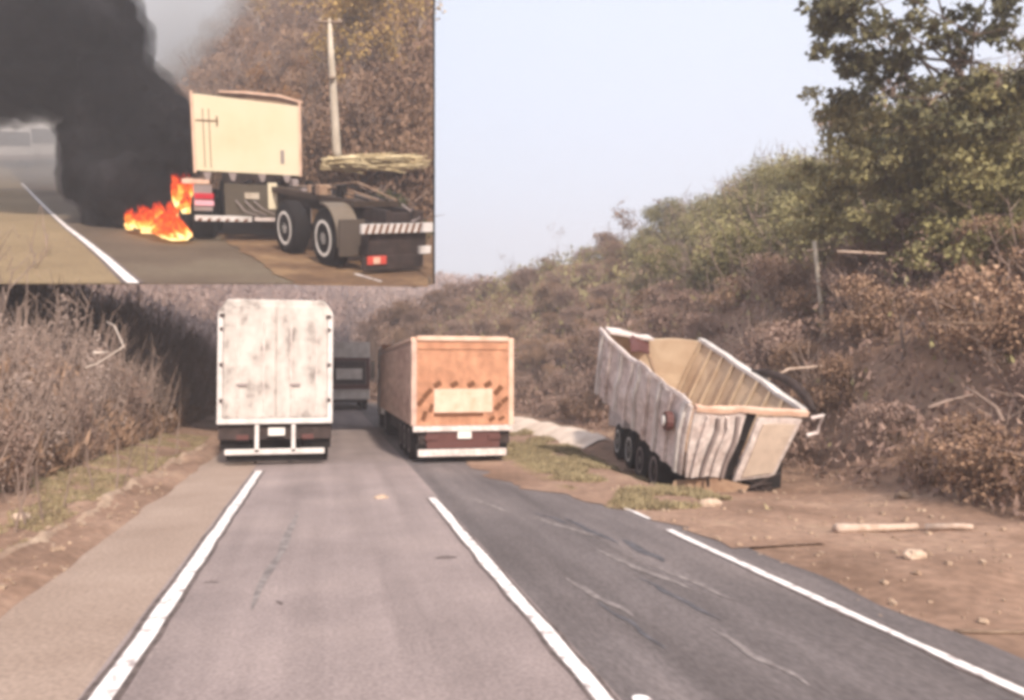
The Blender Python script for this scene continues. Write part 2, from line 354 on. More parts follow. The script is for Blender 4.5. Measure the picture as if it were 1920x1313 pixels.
def proto_shrub(name, h, w, mstem, mleaf, nleaf, size, nst=14, label='', cat='shrub', group=None, shell=.1):
    root = empty(name, (0, 0, -100)); mb = MB()
    for i in range(nst):
        a = random.uniform(0, 6.28); rad = random.random()**.5*w*.45; p0 = (math.cos(a)*rad*.5, math.sin(a)*rad*.5, -.15)
        t = Vector((math.cos(a)*rad*1.5, math.sin(a)*rad*1.5, h*random.uniform(.55, 1.15)))
        mid = Vector(p0).lerp(t, .5)+Vector((random.uniform(-.2, .2), random.uniform(-.2, .2), 0))*w*.4
        mb.tube([Vector(p0), mid, t], [.035, .022, .008], 4, cap=False)
        for k in range(3):
            q = mid.lerp(t, random.random()); mb.tube([q, q+Vector((random.uniform(-.5, .5)*w*.5, random.uniform(-.5, .5)*w*.5, random.uniform(.1, .5)*h*.5))], [.014, .004], 3, cap=False)
    mb.build('branch', mstem, root)
    V = []
    for k in range(7):
        a = random.uniform(0, 6.28); q = random.random()*.33*w
        V.append(leaves((math.cos(a)*q, math.sin(a)*q, h*random.uniform(.25, .8)), (w*random.uniform(.2, .34), w*random.uniform(.2, .34), h*random.uniform(.16, .3)), nleaf//7, size, seed=random.randint(0, 9999), shell=shell))
    V.append(leaves((0, 0, h*.25), (w*.5, w*.5, h*.3), nleaf//4, size, seed=random.randint(0, 9999)))
    tri_obj('foliage', np.concatenate(V), mleaf, root)
    tag(root, label, cat, group); root['h'] = h; return root
def proto_tree(name, h, mtr, mleaf, nleaf, size, depth=3, r=.16, label='', cat='tree', group=None, cr=.9, spread=.7):
    root = empty(name, (0, 0, -100)); mb = MB(); ends = []
    branchy(mb, (0, 0, -.3), (random.uniform(-.1, .1), random.uniform(-.1, .1), 1), h*.45, r, depth, spread, .05, ends)
    mb.build('trunk', mtr, root)
    if nleaf:
        k = max(1, nleaf//max(1, len(ends))); V = [leaves(e, (cr*random.uniform(.5, 1.1), cr*random.uniform(.5, 1.1), cr*random.uniform(.35, .7)), k, size, seed=random.randint(0, 9999), shell=.05) for e in ends]
        tri_obj('crown', np.concatenate(V), mleaf, root)
    tag(root, label, cat, group); return root
class Kind:
    """first placement uses the prototype itself, the others are copies"""
    def __init__(s, protos): s.p = protos; s.used = [False]*len(protos)
    def put(s, i, M, label=None):
        i %= len(s.p)
        if not s.used[i]: s.used[i] = True; s.p[i].matrix_world = M; o = s.p[i]
        else: o = copy_tree(s.p[i], M)
        if label: o['label'] = label
        return o
def TM(x, y, z, s, rz=None, sz=1.0, base=None):
    rz = random.uniform(0, 6.28) if rz is None else rz
    M = Matrix.Translation((x, y, z)) @ Matrix.Rotation(rz, 4, 'Z') @ Matrix.Diagonal((s, s, s*sz, 1))
    return base @ M if base is not None else M

# right hillside
SH_R = Kind([proto_shrub('dry_shrub', 2.0, 2.6, TWIG, mm, 3600, .075, 12, 'dry brown shrub in the brush on the right hillside', 'shrub', 'dry shrubs on the right hillside') for mm in (L_BROWN, L_MAUVE, L_MAUVE, L_BROWN)])
SH_O = Kind([proto_shrub('olive_shrub', 2.4, 3.0, TWIG, L_OLIVE, 3800, .085, 10, 'olive green bush high on the right hillside', 'bush', 'olive bushes high on the right hillside') for _ in range(3)])
TR_B = Kind([proto_tree('bare_tree', 4.5, TWIG, L_MAUVE, 260, .09, 4, .09, 'thin leafless grey tree on the right hillside', 'tree', 'bare trees on the right hillside', .5) for _ in range(4)])
cnt = 0
pl = []
def vis(p, mx0=-150, mx1=2100):
    d = Vector(p)-CAM; z = d.dot(FWD)
    if z < 2: return None
    return 960+FPX*d.dot(RT)/z, 656.5-FPX*d.dot(UP)/z, z
y = 9.0
rows = []
for i in range(2600):
    yy_ = 8.5+110*random.random()**1.7; xx_ = footR(yy_)+.6+26*random.random()
    v = vis((xx_, yy_, H(xx_, yy_)))
    if not v or v[0] > 2050: continue
    gap = 1.25+.012*v[2]
    if any((a-xx_)**2+(b-yy_)**2 < gap*gap for a, b, _ in rows): continue
    rows.append((xx_, yy_, v))
rows = rows[:420]
nsh = no = nt_ = 0
for x, y, v in rows:
    d = x-footR(y); z = H(x, y)-.1; hi = (H(x, y))/13.
    r_ = random.random(); near = v[2] < 30
    s = random.uniform(.55, .85) if d < 3 else random.uniform(.75, 1.15)
    if hi > .45 and v[0] > 1180 and r_ < .8 and no < 150: SH_O.put(no, TM(x, y, z, s*random.uniform(.9, 1.3))); no += 1
    elif r_ < .12 and nt_ < 45 and d > 2: TR_B.put(nt_, TM(x, y, z, random.uniform(.6, 1.0))); nt_ += 1
    elif nsh < 270: SH_R.put(nsh, TM(x, y, z, s)); nsh += 1
# low brush mass that covers the slopes (nobody could count it)
def cover(name, test, n, size, mat_, seed, label, hgt=.9, sz=1.0):
    r_ = np.random.default_rng(seed); P = []
    while len(P) < n:
        p = test(r_)
        if p: P.append(p)
    P = np.array(P); k = len(P); u = r_.normal(size=(k, 3)); u[:, 2] *= .6; u /= np.linalg.norm(u, axis=1)[:, None]
    w = r_.normal(size=(k, 3)); w[:, 2] = np.abs(w[:, 2])+.6; w /= np.linalg.norm(w, axis=1)[:, None]
    s = (P[:, 3]*size*(.5+r_.random(k)))[:, None]; c = P[:, :3]
    V = np.stack([c-u*s*.4, c+u*s*.4, c+w*s*hgt*1.5], 1).reshape(-1, 3)
    return V
def t_hill(r_):
    y = 8+180*r_.random()**2; x = footR(y)+.2+34*r_.random()**1.1
    if x > .9*y+26: return None
    z = H(x, y); return (x, y, z+r_.random()**2*1.3, 1+y*.022)
V = cover('brush', t_hill, 150000, .085, L_MAUVE, 3, '').reshape(-1, 3, 3); up_ = V[:, 0, 2]+2.2*np.random.default_rng(2).normal(size=len(V)) > 6.5-.0*V[:, 0, 1]
up_ &= V[:, 0, 1] < 70
o = tri_obj('brush', V[~up_].reshape(-1, 3), L_MAUVE); tag(o, 'low dry brush covering the lower right hillside', 'brush', kind='stuff')
o = tri_obj('brush', V[up_].reshape(-1, 3), L_OLIVE); tag(o, 'low olive brush covering the upper right hillside', 'brush', kind='stuff')
def t_lslope(r_):
    y = 25+110*r_.random(); x = -9+bendx(y)*.35-24*r_.random(); z = H(x, y); return (x, y, z+r_.random()*1.6, 2.2)
o = tri_obj('brush', cover('brush', t_lslope, 60000, .11, None, 13, ''), L_GREY); tag(o, 'grey scrub lightened for the shaded slope behind the left thicket', 'scrub', kind='stuff')
def t_far(r_):
    y = 110+210*r_.random(); x = -120+330*r_.random(); z = H(x, y); return (x, y, z+r_.random()*3.5, 7)
o = tri_obj('forest', cover('forest', t_far, 90000, .12, L_MAUVE, 4, ''), L_MAUVE); tag(o, 'distant dry woodland closing the valley', 'forest', kind='stuff')

# left roadside: tall dry brush
SH_L = Kind([proto_shrub('tall_brush', 2.9, 2.0, TWIG, mm, 3800, .07, 30, 'tall dry brush clump in the thicket left of the road', 'shrub', 'tall dry brush on the left roadside') for mm in (L_LEFT, L_MAUVE, L_LEFT)])
k = 0
for row, (x0, s0) in enumerate(((-5.9, .72), (-7.2, .95), (-8.8, 1.15), (-11, 1.35))):
    y = 6+row*.5
    while y < 60 and k < 150:
        x = x0+random.uniform(-.35, .35)+bendx(y)*.4; SH_L.put(k, TM(x, y, H(x, y)-.1, s0*(1+.35*sm((y-16)/16))*random.uniform(.8, 1.08), sz=random.uniform(.9, 1.2))); k += 1
        y += random.uniform(.9, 1.4)*(1+y*.02)
def t_left(r_):
    y = 4+50*r_.random()**1.4; x = -5.2-6*r_.random()-.25*max(0, 0); z = H(x, y); return (x+bendx(y)*.3, y, z+r_.random()**1.5*2.2*min(1, (-4.9-x)/1.5), 1)
o = tri_obj('undergrowth', cover('u', t_left, 60000, .10, L_BROWN, 5, '', hgt=2.0), L_BROWN); tag(o, 'dense dry undergrowth behind the left verge', 'undergrowth', kind='stuff')
# verge grass
def t_vl(r_):
    y = 3.2+26*r_.random()**1.3; x = -3.75-1.9*r_.random()
    if noise.noise(Vector((x*1.3, y*.8, 3))) < -.12: return None
    return (x, y, H(x, y)-.01, .6)
o = tri_obj('dry_grass', cover('g', t_vl, 50000, .06, L_STRAW, 6, '', hgt=1.2), OLIVE); tag(o, 'short dry grass on the left verge', 'grass', kind='stuff')
def t_vr(r_):
    y = 12+22*r_.random(); x = 4.3+2.9*r_.random()
    if noise.noise(Vector((x*.9, y*.7, 9))) < .25-.6*math.exp(-((y-20)/5)**2): return None
    return (x, y, max(H(x, y), .005 if x < 6.3 else -9)-.01, .55*(.3+.7*sm((x-4.3)/.8)))
o = tri_obj('dry_grass', cover('g', t_vr, 70000, .13, L_STRAW, 8, '', hgt=1.0), OLIVE); tag(o, 'thin dry grass on the right verge', 'grass', kind='stuff')

gv = MB(); rg = random.Random(21)
for k in range(2600):
    if rg.random() < .68: y = 6+24*rg.random()**1.3; x = 4.9+(footR(y)-3.6)*rg.random()
    else: y = 3+16*rg.random()**1.3; x = -2.85-2.3*rg.random()
    z = max(H(x, y), .012 if 4.9 < x < 6.3 and y > 9.2 else -9); s_ = (.008+.035*rg.random()**4)*(1+y*.02); M_ = Matrix.Translation((x, y, z+s_*.3)) @ Matrix.Rotation(rg.uniform(0, 3), 4, 'Z') @ Matrix.Rotation(rg.uniform(0, .6), 4, 'X')
    gv.prism([(-s_, -s_*.4), (0, -s_*.8), (s_, -s_*.2), (s_*.6, s_*.6), (-s_*.5, s_*.7)], 'z', -s_*.4, s_*.5, M_)
tag(gv.build('gravel', BERM), 'small stones scattered over both bare verges', 'gravel', kind='stuff')
# pale bare saplings in the left brush
SAP = Kind([proto_tree('bare_sapling', 3.4, TWIG, None, 0, .1, 3, .03, 'pale leafless sapling in the left roadside brush', 'sapling', 'pale bare saplings in the left brush', spread=.6) for _ in range(3)])
for k, (px, dep) in enumerate(((55, 11.5), (95, 12), (120, 13), (180, 15), (215, 15), (235, 15.5), (275, 17), (290, 18), (330, 22), (30, 11))):
    p = G(px, 880, 0); d = ray(px, 700); t = dep; q = CAM+d*t; x, y = q.x, q.y
    SAP.put(k, TM(x, y, H(x, y)-.1, random.uniform(.7, .95)))
def snag(pts, r, label, name='fallen_branch', m_=WOOD, cat='branch'):
    mb = MB(); P_ = [A(*p) for p in pts]; mb.tube(P_, [r*(1-.5*i/(len(P_)-1)) for i in range(len(P_))], 7)
    o = mb.build(name, m_, smooth=True); tag(o, label, cat); return o
snag([(160, 690, 13.5), (182, 683, 13.6), (232, 650, 13.8), (215, 612, 13.9), (200, 603, 14)], .02, 'bent pale dead branch sticking out of the left brush', m_=PALET)
snag([(175, 662, 13.5), (206, 661, 13.7)], .028, 'short white stick lying across the top of the left brush', m_=PALET)

# ---------------------------------------------------------------- right hillside single trees
def onG(x, y, dz=.05):
    t = 3.0
    while t < 60:
        q = A(x, y, t)
        if q.z < H(q.x, q.y): break
        t += .05
    q.z = H(q.x, q.y)+dz; return q
def big_tree(base, top, clusters, n_, mleaf, label, name='leafy_tree', r0=.16, k_=1.5):
    root = empty(name, (0, 0, 0)); mb = MB(); base.z = H(base.x, base.y)-.3
    mb.tube([base, base.lerp(top, .35)+Vector((.15, 0, 0)), base.lerp(top, .7)+Vector((-.1, .1, 0)), top], [r0, r0*.75, r0*.5, .04], 8)
    V = []
    for (x, y, dp, rx, rz_) in clusters:
        dp *= k_; rx *= k_; rz_ *= k_; c = A(x, y, dp)
        q = base.lerp(top, random.uniform(.45, .95)); mid = q.lerp(c, .5)+Vector((0, 0, .15)); mb.tube([q, mid, c], [.05, .03, .012], 5, cap=False)
        for _ in range(5):
            e = c+Vector((random.uniform(-1, 1)*rx, random.uniform(-1, 1)*rx*.6, random.uniform(-1, 1)*rz_)); mb.tube([mid.lerp(c, .7), e], [.018, .005], 4, cap=False)
        for _ in range(n_):
            e = Vector(c)+Vector((random.gauss(0, .5)*rx, random.gauss(0, .5)*rx*.8, random.gauss(0, .5)*rz_))
            V.append(leaves(e, (.26*k_, .26*k_, .17*k_), 48 if n_ < 12 else 90, .17 if n_ < 12 else .115, seed=random.randint(0, 99999), shell=.05))
    mb.build('trunk', BARK, root); tri_obj('crown', np.concatenate(V), mleaf, root); tag(root, label, 'tree')
big_tree(A(1830, 560, 22.5), A(1800, 60, 21), ((1690, 60, 13.5, 1.1, .55), (1830, 40, 13, 1.4, .8), (1600, 30, 13.6, .7, .42), (1760, 130, 13.8, 1.1, .6), (1890, 150, 13, 1.1, .9), (1650, 165, 14, .55, .45),
    (1560, 15, 13.4, .45, .3), (1960, 60, 13, 1.3, 1.4), (1740, -80, 13, 1.6, .8), (1600, -60, 13.4, .9, .5), (1900, -100, 13, 1.6, .9), (1590, 120, 14, .5, .35), (1740, 200, 13.4, .8, .5)), 10, L_GREEN, 'tall dark green leafy tree overhanging the top right hillside')
big_tree(A(1690, 600, 24), A(1690, 230, 23), ((1700, 240, 15, .9, .55), (1620, 270, 15.4, .8, .6), (1580, 210, 15.2, .55, .4), (1660, 330, 15, 1.0, .6), (1570, 340, 16, .7, .5), (1740, 380, 15, .9, .6), (1640, 420, 15.6, .9, .5), (1760, 300, 15, .9, .6), (1540, 400, 16.5, .7, .45)), 20, L_OLIVE, 'olive leafed tree left of and below the tall dark green tree')
big_tree(A(1870, 640, 21.0), A(1860, 260, 20.6), ((1850, 260, 13.8, 1.0, .7), (1920, 300, 13.5, 1.0, 1.0), (1800, 210, 13.8, .9, .5), (1800, 350, 13.8, .9, .6), (1880, 400, 13.4, 1.0, .6), (1790, 440, 13.8, .9, .45), (1900, 200, 13.4, .8, .6), (1870, 470, 13.2, .9, .4)), 20, L_OLIVE, 'olive leafed tree against the right edge below the tall dark green tree')
GT = Kind([proto_tree('green_tree', 5, BARK, L_OLIVE, 5200, .10, 3, .12, 'olive leafed tree among the brush below the tall green tree', 'tree', 'olive leafed trees on the right hillside', 1.0) for _ in range(3)])
for k, (px, py, dep, s) in enumerate(((1590, 460, 0, 1), (1650, 500, 0, 1), (1720, 480, 0, 1), (1790, 500, 0, 1), (1860, 480, 0, 1), (1910, 520, 0, 1), (1540, 440, 0, 1), (1490, 430, 0, 1), (1620, 430, 0, 1), (1690, 430, 0, 1), (1760, 420, 0, 1), (1830, 430, 0, 1), (1900, 430, 0, 1), (1560, 500, 0, .8), (1440, 430, 0, .8), (1400, 450, 0, .7), (1690, 540, 0, .8), (1830, 550, 0, .8))):
    q = onG(px, py); dep = (q-CAM).dot(FWD); s = dep*.021*s; GT.put(k, TM(q.x, q.y, H(q.x, q.y)-.2, s))
# bare trees on the ridge line
RB = Kind([proto_tree('ridge_tree', 5, TWIG, L_BROWN, 500, .16, 4, .10, 'bare twiggy tree', 'tree', None, .6) for _ in range(3)])
for k, (px, dep, s, lab) in enumerate(((1160, 62, .9, 'small dark tree standing alone on the ridge above the tipped truck'), (1262, 52, .6, 'small round shrub-like tree on the ridge, right of the lone one'), (1350, 46, .8, 'bare twiggy tree on the ridge left of the leafy canopy'), (1012, 100, 1.2, 'hazy tree at the notch where the ridge meets the valley'), (1590, 22, 1.0, 'leafless grey tree reaching up beside the leafy canopy'))):
    best = None
    for t in range(10, 160):
        q = A(px, 700, t*1.0); a = (H(q.x, q.y)-CAM.z)/t
        if abs(t-dep) < 14 and (best is None or a > best[0]): best = (a, q)
    q = best[1]; RB.put(k, TM(q.x, q.y, H(q.x, q.y)-.2, s), lab)
# pole and dead wood on the right
mb = MB(); b0, t0 = A(1546, 640, 24), A(1527, 452, 24); mb.tube([b0, t0], [.07, .06], 8)
root = empty('utility_pole', (0, 0, 0)); mb.build('post', CONC, root, True)
MB().tube([A(1512, 470, 23.9), A(1548, 468, 24.1)], .025, 6).build('crossarm', WOOD, root)
tag(root, 'thin pale leaning pole standing in the right hillside brush', 'pole')
def log(pix, r, label, m_=WOOD, name='fallen_log', cat='log'):
    P_ = [onG(x, y, r*.8) for x, y in pix]; zf = P_[0].z
    o = MB().tube(P_, [r*(1-.35*i/(len(P_)-1)) for i in range(len(P_))], 7).build(name, m_, smooth=True); tag(o, label, cat); return o
log([(1568, 1000), (1660, 998), (1720, 996)], .07, 'long pale log lying on the bare earth of the right verge')
log([(1735, 997), (1790, 995), (1825, 996)], .055, 'shorter pale log end to end with the long one on the right verge')
log([(1790, 1190), (1850, 1191), (1940, 1190)], .02, 'dark stick lying on the verge at the right edge', BARK, 'stick', 'stick')
snag([(1740, 765, 13.2), (1775, 752, 13.3), (1825, 740, 13.4)], .03, 'low branch arching left in the brush at right', m_=TWIG)
snag([(1880, 790, 12.6), (1868, 765, 12.8), (1830, 738, 13), (1812, 728, 13.1)], .04, 'thick dead branch leaning right in the brush at right', m_=TWIG)
snag([(1755, 604, 14.5), (1800, 606, 14.5), (1862, 606, 14.4)], .022, 'thin horizontal dead branch high in the brush at right', m_=BARK)
snag([(1440, 712, 19.5), (1480, 692, 19.6), (1548, 686, 19.8)], .04, 'dead branch poking out behind the tipped truck')
snag([(1570, 472, 20), (1620, 474, 20), (1662, 476, 20)], .04, 'pale horizontal branch beside the leaning pole')
def rock(x, y, r, label, m_):
    q = onG(x, y, r*.3); bm_ = MB(); n1, n2 = 5, 8
    for i in range(n1+1):
        for j in range(n2):
            a, b_ = math.pi*i/n1, 2*math.pi*j/n2; d = Vector((math.sin(a)*math.cos(b_)*1.4, math.sin(a)*math.sin(b_), math.cos(a)*.7)); bm_.v.append(q+d*r*(1+.35*noise.noise(d*2+q)))
    bm_.f = [(i*n2+j, i*n2+(j+1) % n2, (i+1)*n2+(j+1) % n2, (i+1)*n2+j) for i in range(n1) for j in range(n2)]
    tag(bm_.build('rock', m_), label, 'rock')
rock(1715, 1047, .10, 'small pale stone on the right verge below the logs', SAND)
rock(1695, 935, .12, 'dark stone at the foot of the hillside above the logs', BARK)
rock(1330, 953, .16, 'pale lump of sand beneath the rear of the tipped truck', SAND)
rock(715, 938, .10, 'pale clod lying in the left lane behind the orange truck', SAND)
rock(40, 975, .10, 'pale stone on the left verge at the edge of the picture', SAND)

# ---------------------------------------------------------------- vehicles
def wheel(parent, x, y, z, r, w, rim=GREYP, side=-1, n=28):
    t = MB().lathe_x(x, y, z, [(-w/2, r*.62), (-w/2, r*.9), (-w*.38, r), (w*.38, r), (w/2, r*.9), (w/2, r*.62)], n).build('wheel', BLACK, parent, True)
    rm = MB().lathe_x(x+side*(w/2-.03), y, z, [(-side*.04, r*.62), (side*.035, r*.62), (side*.035, r*.52), (-side*.05, r*.42), (-side*.05, r*.24), (side*.03, r*.2), (side*.03, .02)], n).build('rim', rim, t)
    return t
def lamp(parent, x0, x1, y, z0, z1, m_=RED, name='tail_light'):
    return MB().box(x0, x1, y-.03, y, z0, z1).build(name, m_, parent, bevel=.008)

def white_truck():
    root = empty('box_truck', (-1.18, 20.0, 0)); w = 1.33; L_ = 8.6; z0, z1 = 1.02, 3.98; ch = .2
    prof = [(-w, z0), (w, z0), (w, z1-.30), (w-ch, z1), (-w+ch, z1), (-w, z1-.30)]
    MB().prism(prof, 'y', .06, L_).build('cargo_body', WBOX, root, bevel=.03)
    for s in (-1, 1):       # two doors, each with lock rods
        x0, x1 = (.02, w-.13) if s > 0 else (-w+.13, -.02)
        cx = .0
        pts = [(x0, z0+.12), (x1, z0+.12), (x1, z1-.42), (x1-(.12 if s > 0 else 0), z1-.16), (x0+(.12 if s < 0 else 0), z1-.16), (x0, z1-.42)]
        d = MB().prism(pts, 'y', .0, .06).build('door', WBOX, root, bevel=.012)
        for k in (.28, .78):
            X = x0+(x1-x0)*k; MB().tube([(X, -.025, z0+.16), (X, -.025, z1-.55)], .018, 6).build('lock_rod', PINKW, d)
        MB().box(x0+.3, x0+.55, -.05, -.02, 1.9, 1.96).build('handle', GREYP, d)
        for k in range(3): MB().box(s*(w-.15), s*(w-.15)+.1*s if s > 0 else s*(w-.15)-.1, -.03, -.003, 1.5+k*.85, 1.6+k*.85).build('hinge', GREYP, d)
    MB().box(-w, w, -.05, .06, z0-.02, z0+.11).build('sill', WHITE, root, bevel=.01)
    for s in (-1, 1):
        MB().box(min(s*w, s*(w-.12)), max(s*w, s*(w-.12)), -.03, .055, z0+.11, z1-.34).build('corner_post', WHITE, root, bevel=.01)
        lamp(root, s*(w-.10)-.06, s*(w-.10)+.06, -.03, z1-.44, z1-.36, DARK, 'marker_light')
    MB().box(-w+.02, w-.02, .1, L_, .62, 1.0).build('chassis', DARK, root)
    for s in (-1, 1):
        MB().box(s*.93-.36, s*.93+.36, .25, .30, .38, .98).build('mudflap', BLACK, root)
        MB().box(s*.42-.045, s*.42+.045, -.06, .0, .33, .98).build('light_post', WHITE, root)
        lamp(root, s*.75-.14, s*.75+.14, .02, .62, .74, MAROON)
        for y in (1.2, 2.45): wheel(root, s*.98, y, .5, .5, .5, side=s)
        wheel(root, s*1.0, 9.6, .5, .5, .32, side=s)
    MB().box(-.16, .22, -.05, -.02, .72, .90).build('number_plate', PLATE, root)
    MB().box(-1.15, 1.15, -.06, .06, .27, .40).build('bumper', WHITE, root, bevel=.015)
    MB().box(-1.12, 1.12, .1, .16, .10, .26).build('shade_bar', BLACK, root)  # black bar added to deepen the shade under the truck
    c = MB().prism([(8.75, .6), (11, .6), (11, 1.5), (10.7, 2.9), (8.75, 3.0)], 'x', -1.22, 1.22).build('cab', WHITE, root, bevel=.05)
    MB().prism([(10.98, 1.6), (11.02, 1.6), (10.75, 2.7), (10.70, 2.7)], 'x', -1.05, 1.05).build('windscreen', GLASS, c)
    for s in (-1, 1): MB().box(s*1.45-.08, s*1.45+.08, 10.3, 10.4, 1.9, 2.5).build('mirror', BLACK, root)
    tag(root, 'tall dirty white box truck driving ahead on the left line', 'truck')
white_truck()

def middle_truck():
    root = empty('white_truck', (1.25, 49, 0)); w = 1.3
    MB().box(-w, w, .04, 7, 1.0, 4.1).build('cargo_body', WHITE, root, bevel=.04)
    f = MB()
    for a in ((-w, w, 2.95, 3.15), (-w, w, 1.25, 1.55)): f.box(a[0], a[1], -.04, .03, a[2], a[3])
    f.box(-w, -w+.32, -.04, .03, 1.55, 2.95); f.box(w-.22, w, -.04, .03, 1.55, 2.95); f.build('door_frame', MAROON, root)
    MB().box(-w+.34, w-.24, -.01, .03, 1.56, 2.94).build('door', DARK, root)
    MB().box(-.72, .85, -.08, -.02, 1.85, 2.5).build('rear_board', WHITE, root)
    MB().box(-w, w, -.1, .02, .65, 1.0).build('bumper', WHITE, root, bevel=.02)
    MB().box(-w+.1, w-.1, .1, 7, .45, .95).build('chassis', DARK, root)
    for s in (-1, 1):
        for y in (1.3, 6.2): wheel(root, s*1.0, y, .48, .48, .45, side=s)
    MB().prism([(7.2, .6), (9.1, .6), (9.0, 2.0), (8.5, 2.9), (7.2, 3.0)], 'x', -1.15, 1.15).build('cab', WHITE, root, bevel=.05)
    tag(root, 'distant pale truck with dark framed rear between the two leading trucks', 'truck')
middle_truck()

def orange_truck():
    root = empty('dump_truck', (3.30, 19.6, 0)); w = 1.24; L_ = 11.5; z0, z1 = .92, 3.0
    # open tipper body: walls, floor
    b = MB(); b.box(-w+.02, w-.02, .1, L_-.1, z0+.06, z0+.14); b.build('floor', ORSIDE, root)
    for s in (-1, 1):
        wl = MB().box(min(s*w, s*(w-.06)), max(s*w, s*(w-.06)), .07, L_, z0, z1).build('side_wall', ORSIDE, root)
        for k in range(14):
            y = .15+k*(L_-.3)/13; MB().box(min(s*w, s*(w+.06)), max(s*w, s*(w+.06)), y, y+.09, z0, z1-.1).build('rib', ORSIDE, wl)
        MB().box(min(s*(w+.05), s*(w-.08)), max(s*(w+.05), s*(w-.08)), .0, L_, z1, z1+.09).build('top_rail', PEACH, root, bevel=.01)
        MB().box(min(s*(w+.04), s*(w-.09)), max(s*(w+.04), s*(w-.09)), -.05, .07, z0, z1+.002).build('corner_post', PEACH if s > 0 else ORSIDE, root, bevel=.012)
    tg = MB().box(-w+.09, w-.09, .0, .06, z0, z1).build('tailgate', ORANGE, root)
    MB().box(-w+.09, w-.09, -.05, .05, z1+.003, z1+.12).build('top_rail', PEACH, root, bevel=.015)
    MB().box(-w+.12, w-.12, -.03, -.002, z1-.2, z1-.14).build('gate_rib', ORANGE, tg)
    # reflective chevrons: diagonal bars at both sides, dashes above the board
    def bar(x0, z0_, x1, z1_, wd, m_=BROWNS):
        d = Vector((x1-x0, 0, z1_-z0_)); n_ = Vector((-d.z, 0, d.x)).normalized()*wd/2
        P_ = [Vector((x0, 0, z0_))-n_, Vector((x1, 0, z1_))-n_, Vector((x1, 0, z1_))+n_, Vector((x0, 0, z0_))+n_]
        MB().prism([(q.x, q.z) for q in P_], 'y', -.012, -.001).build('stripe', m_, tg)
    for k in range(4):
        bar(-.72+k*.42, 1.88, -.55+k*.42, 1.98, .13)
    bar(-1.12, 1.42, -.98, 1.58, .12); bar(-.98, 1.6, -.78, 1.82, .12); bar(-1.0, 1.05, -.92, 1.28, .11); bar(-.82, 1.25, -.76, 1.45, .1)
    bar(.82, 1.3, .96, 1.46, .13); bar(.98, 1.48, 1.14, 1.60, .11); bar(.80, 1.68, .98, 1.88, .13); bar(.66, 1.02, .80, 1.12, .1); bar(.9, 1.04, 1.05, 1.12, .08)
    MB().box(-.72, .74, -.03, -.013, 1.24, 1.82).build('pale_board', PEACH, tg)
    MB().box(-.72, .5, -.035, -.013, 1.16, 1.23).build('lower_bar', BROWNS, tg)
    MB().box(-w, w, -.1, -.0, .78, .91).build('sill', PINKW, root, bevel=.01)
    MB().box(-w+.15, w-.05, .05, L_, .45, .77).build('chassis', DARK, root)
    MB().box(-.9, .92, -.03, .03, .36, .77).build('rear_crossmember', MAROON, root)
    MB().box(-.14, .20, -.08, -.04, .60, .80).build('number_plate', PLATE, root)
    MB().box(-1.12, 1.08, -.12, 0, .17, .34).build('bumper', PINKW, root, bevel=.015)
    for s in (-1, 1):
        lamp(root, s*.78-.16, s*.78+.16, -.04, .56, .68, MAROON)
        MB().box(s*.85-.3, s*.85+.3, .12, .16, .14, .5).build('mudflap', BLACK, root)
        for y in (1.0, 2.2, 3.4, 9.5): wheel(root, s*.98, y, .5, .5, .5, side=s)
        wheel(root, s*1.0, 13.6, .5, .5, .32, side=s)
        MB().box(s*1.42-.07, s*1.42+.07, 13.9, 14, 2.0, 2.7).build('mirror', WHITE, root)
    MB().box(-w, w, L_-.08, L_, z1+.0, z1+.3).build('headboard', BROWNS, root)
    c = MB().prism([(12.1, .6), (14.4, .6), (14.4, 1.6), (14.1, 3.0), (13.2, 3.25), (12.1, 3.2)], 'x', -1.22, 1.22).build('cab', WHITE, root, bevel=.05)
    MB().box(-1.235, -1.225, 13.1, 13.9, 1.8, 2.6).build('side_window', GLASS, c)
    tag(root, 'orange tipper truck with chevron striped tailgate in the right lane', 'truck')
orange_truck()

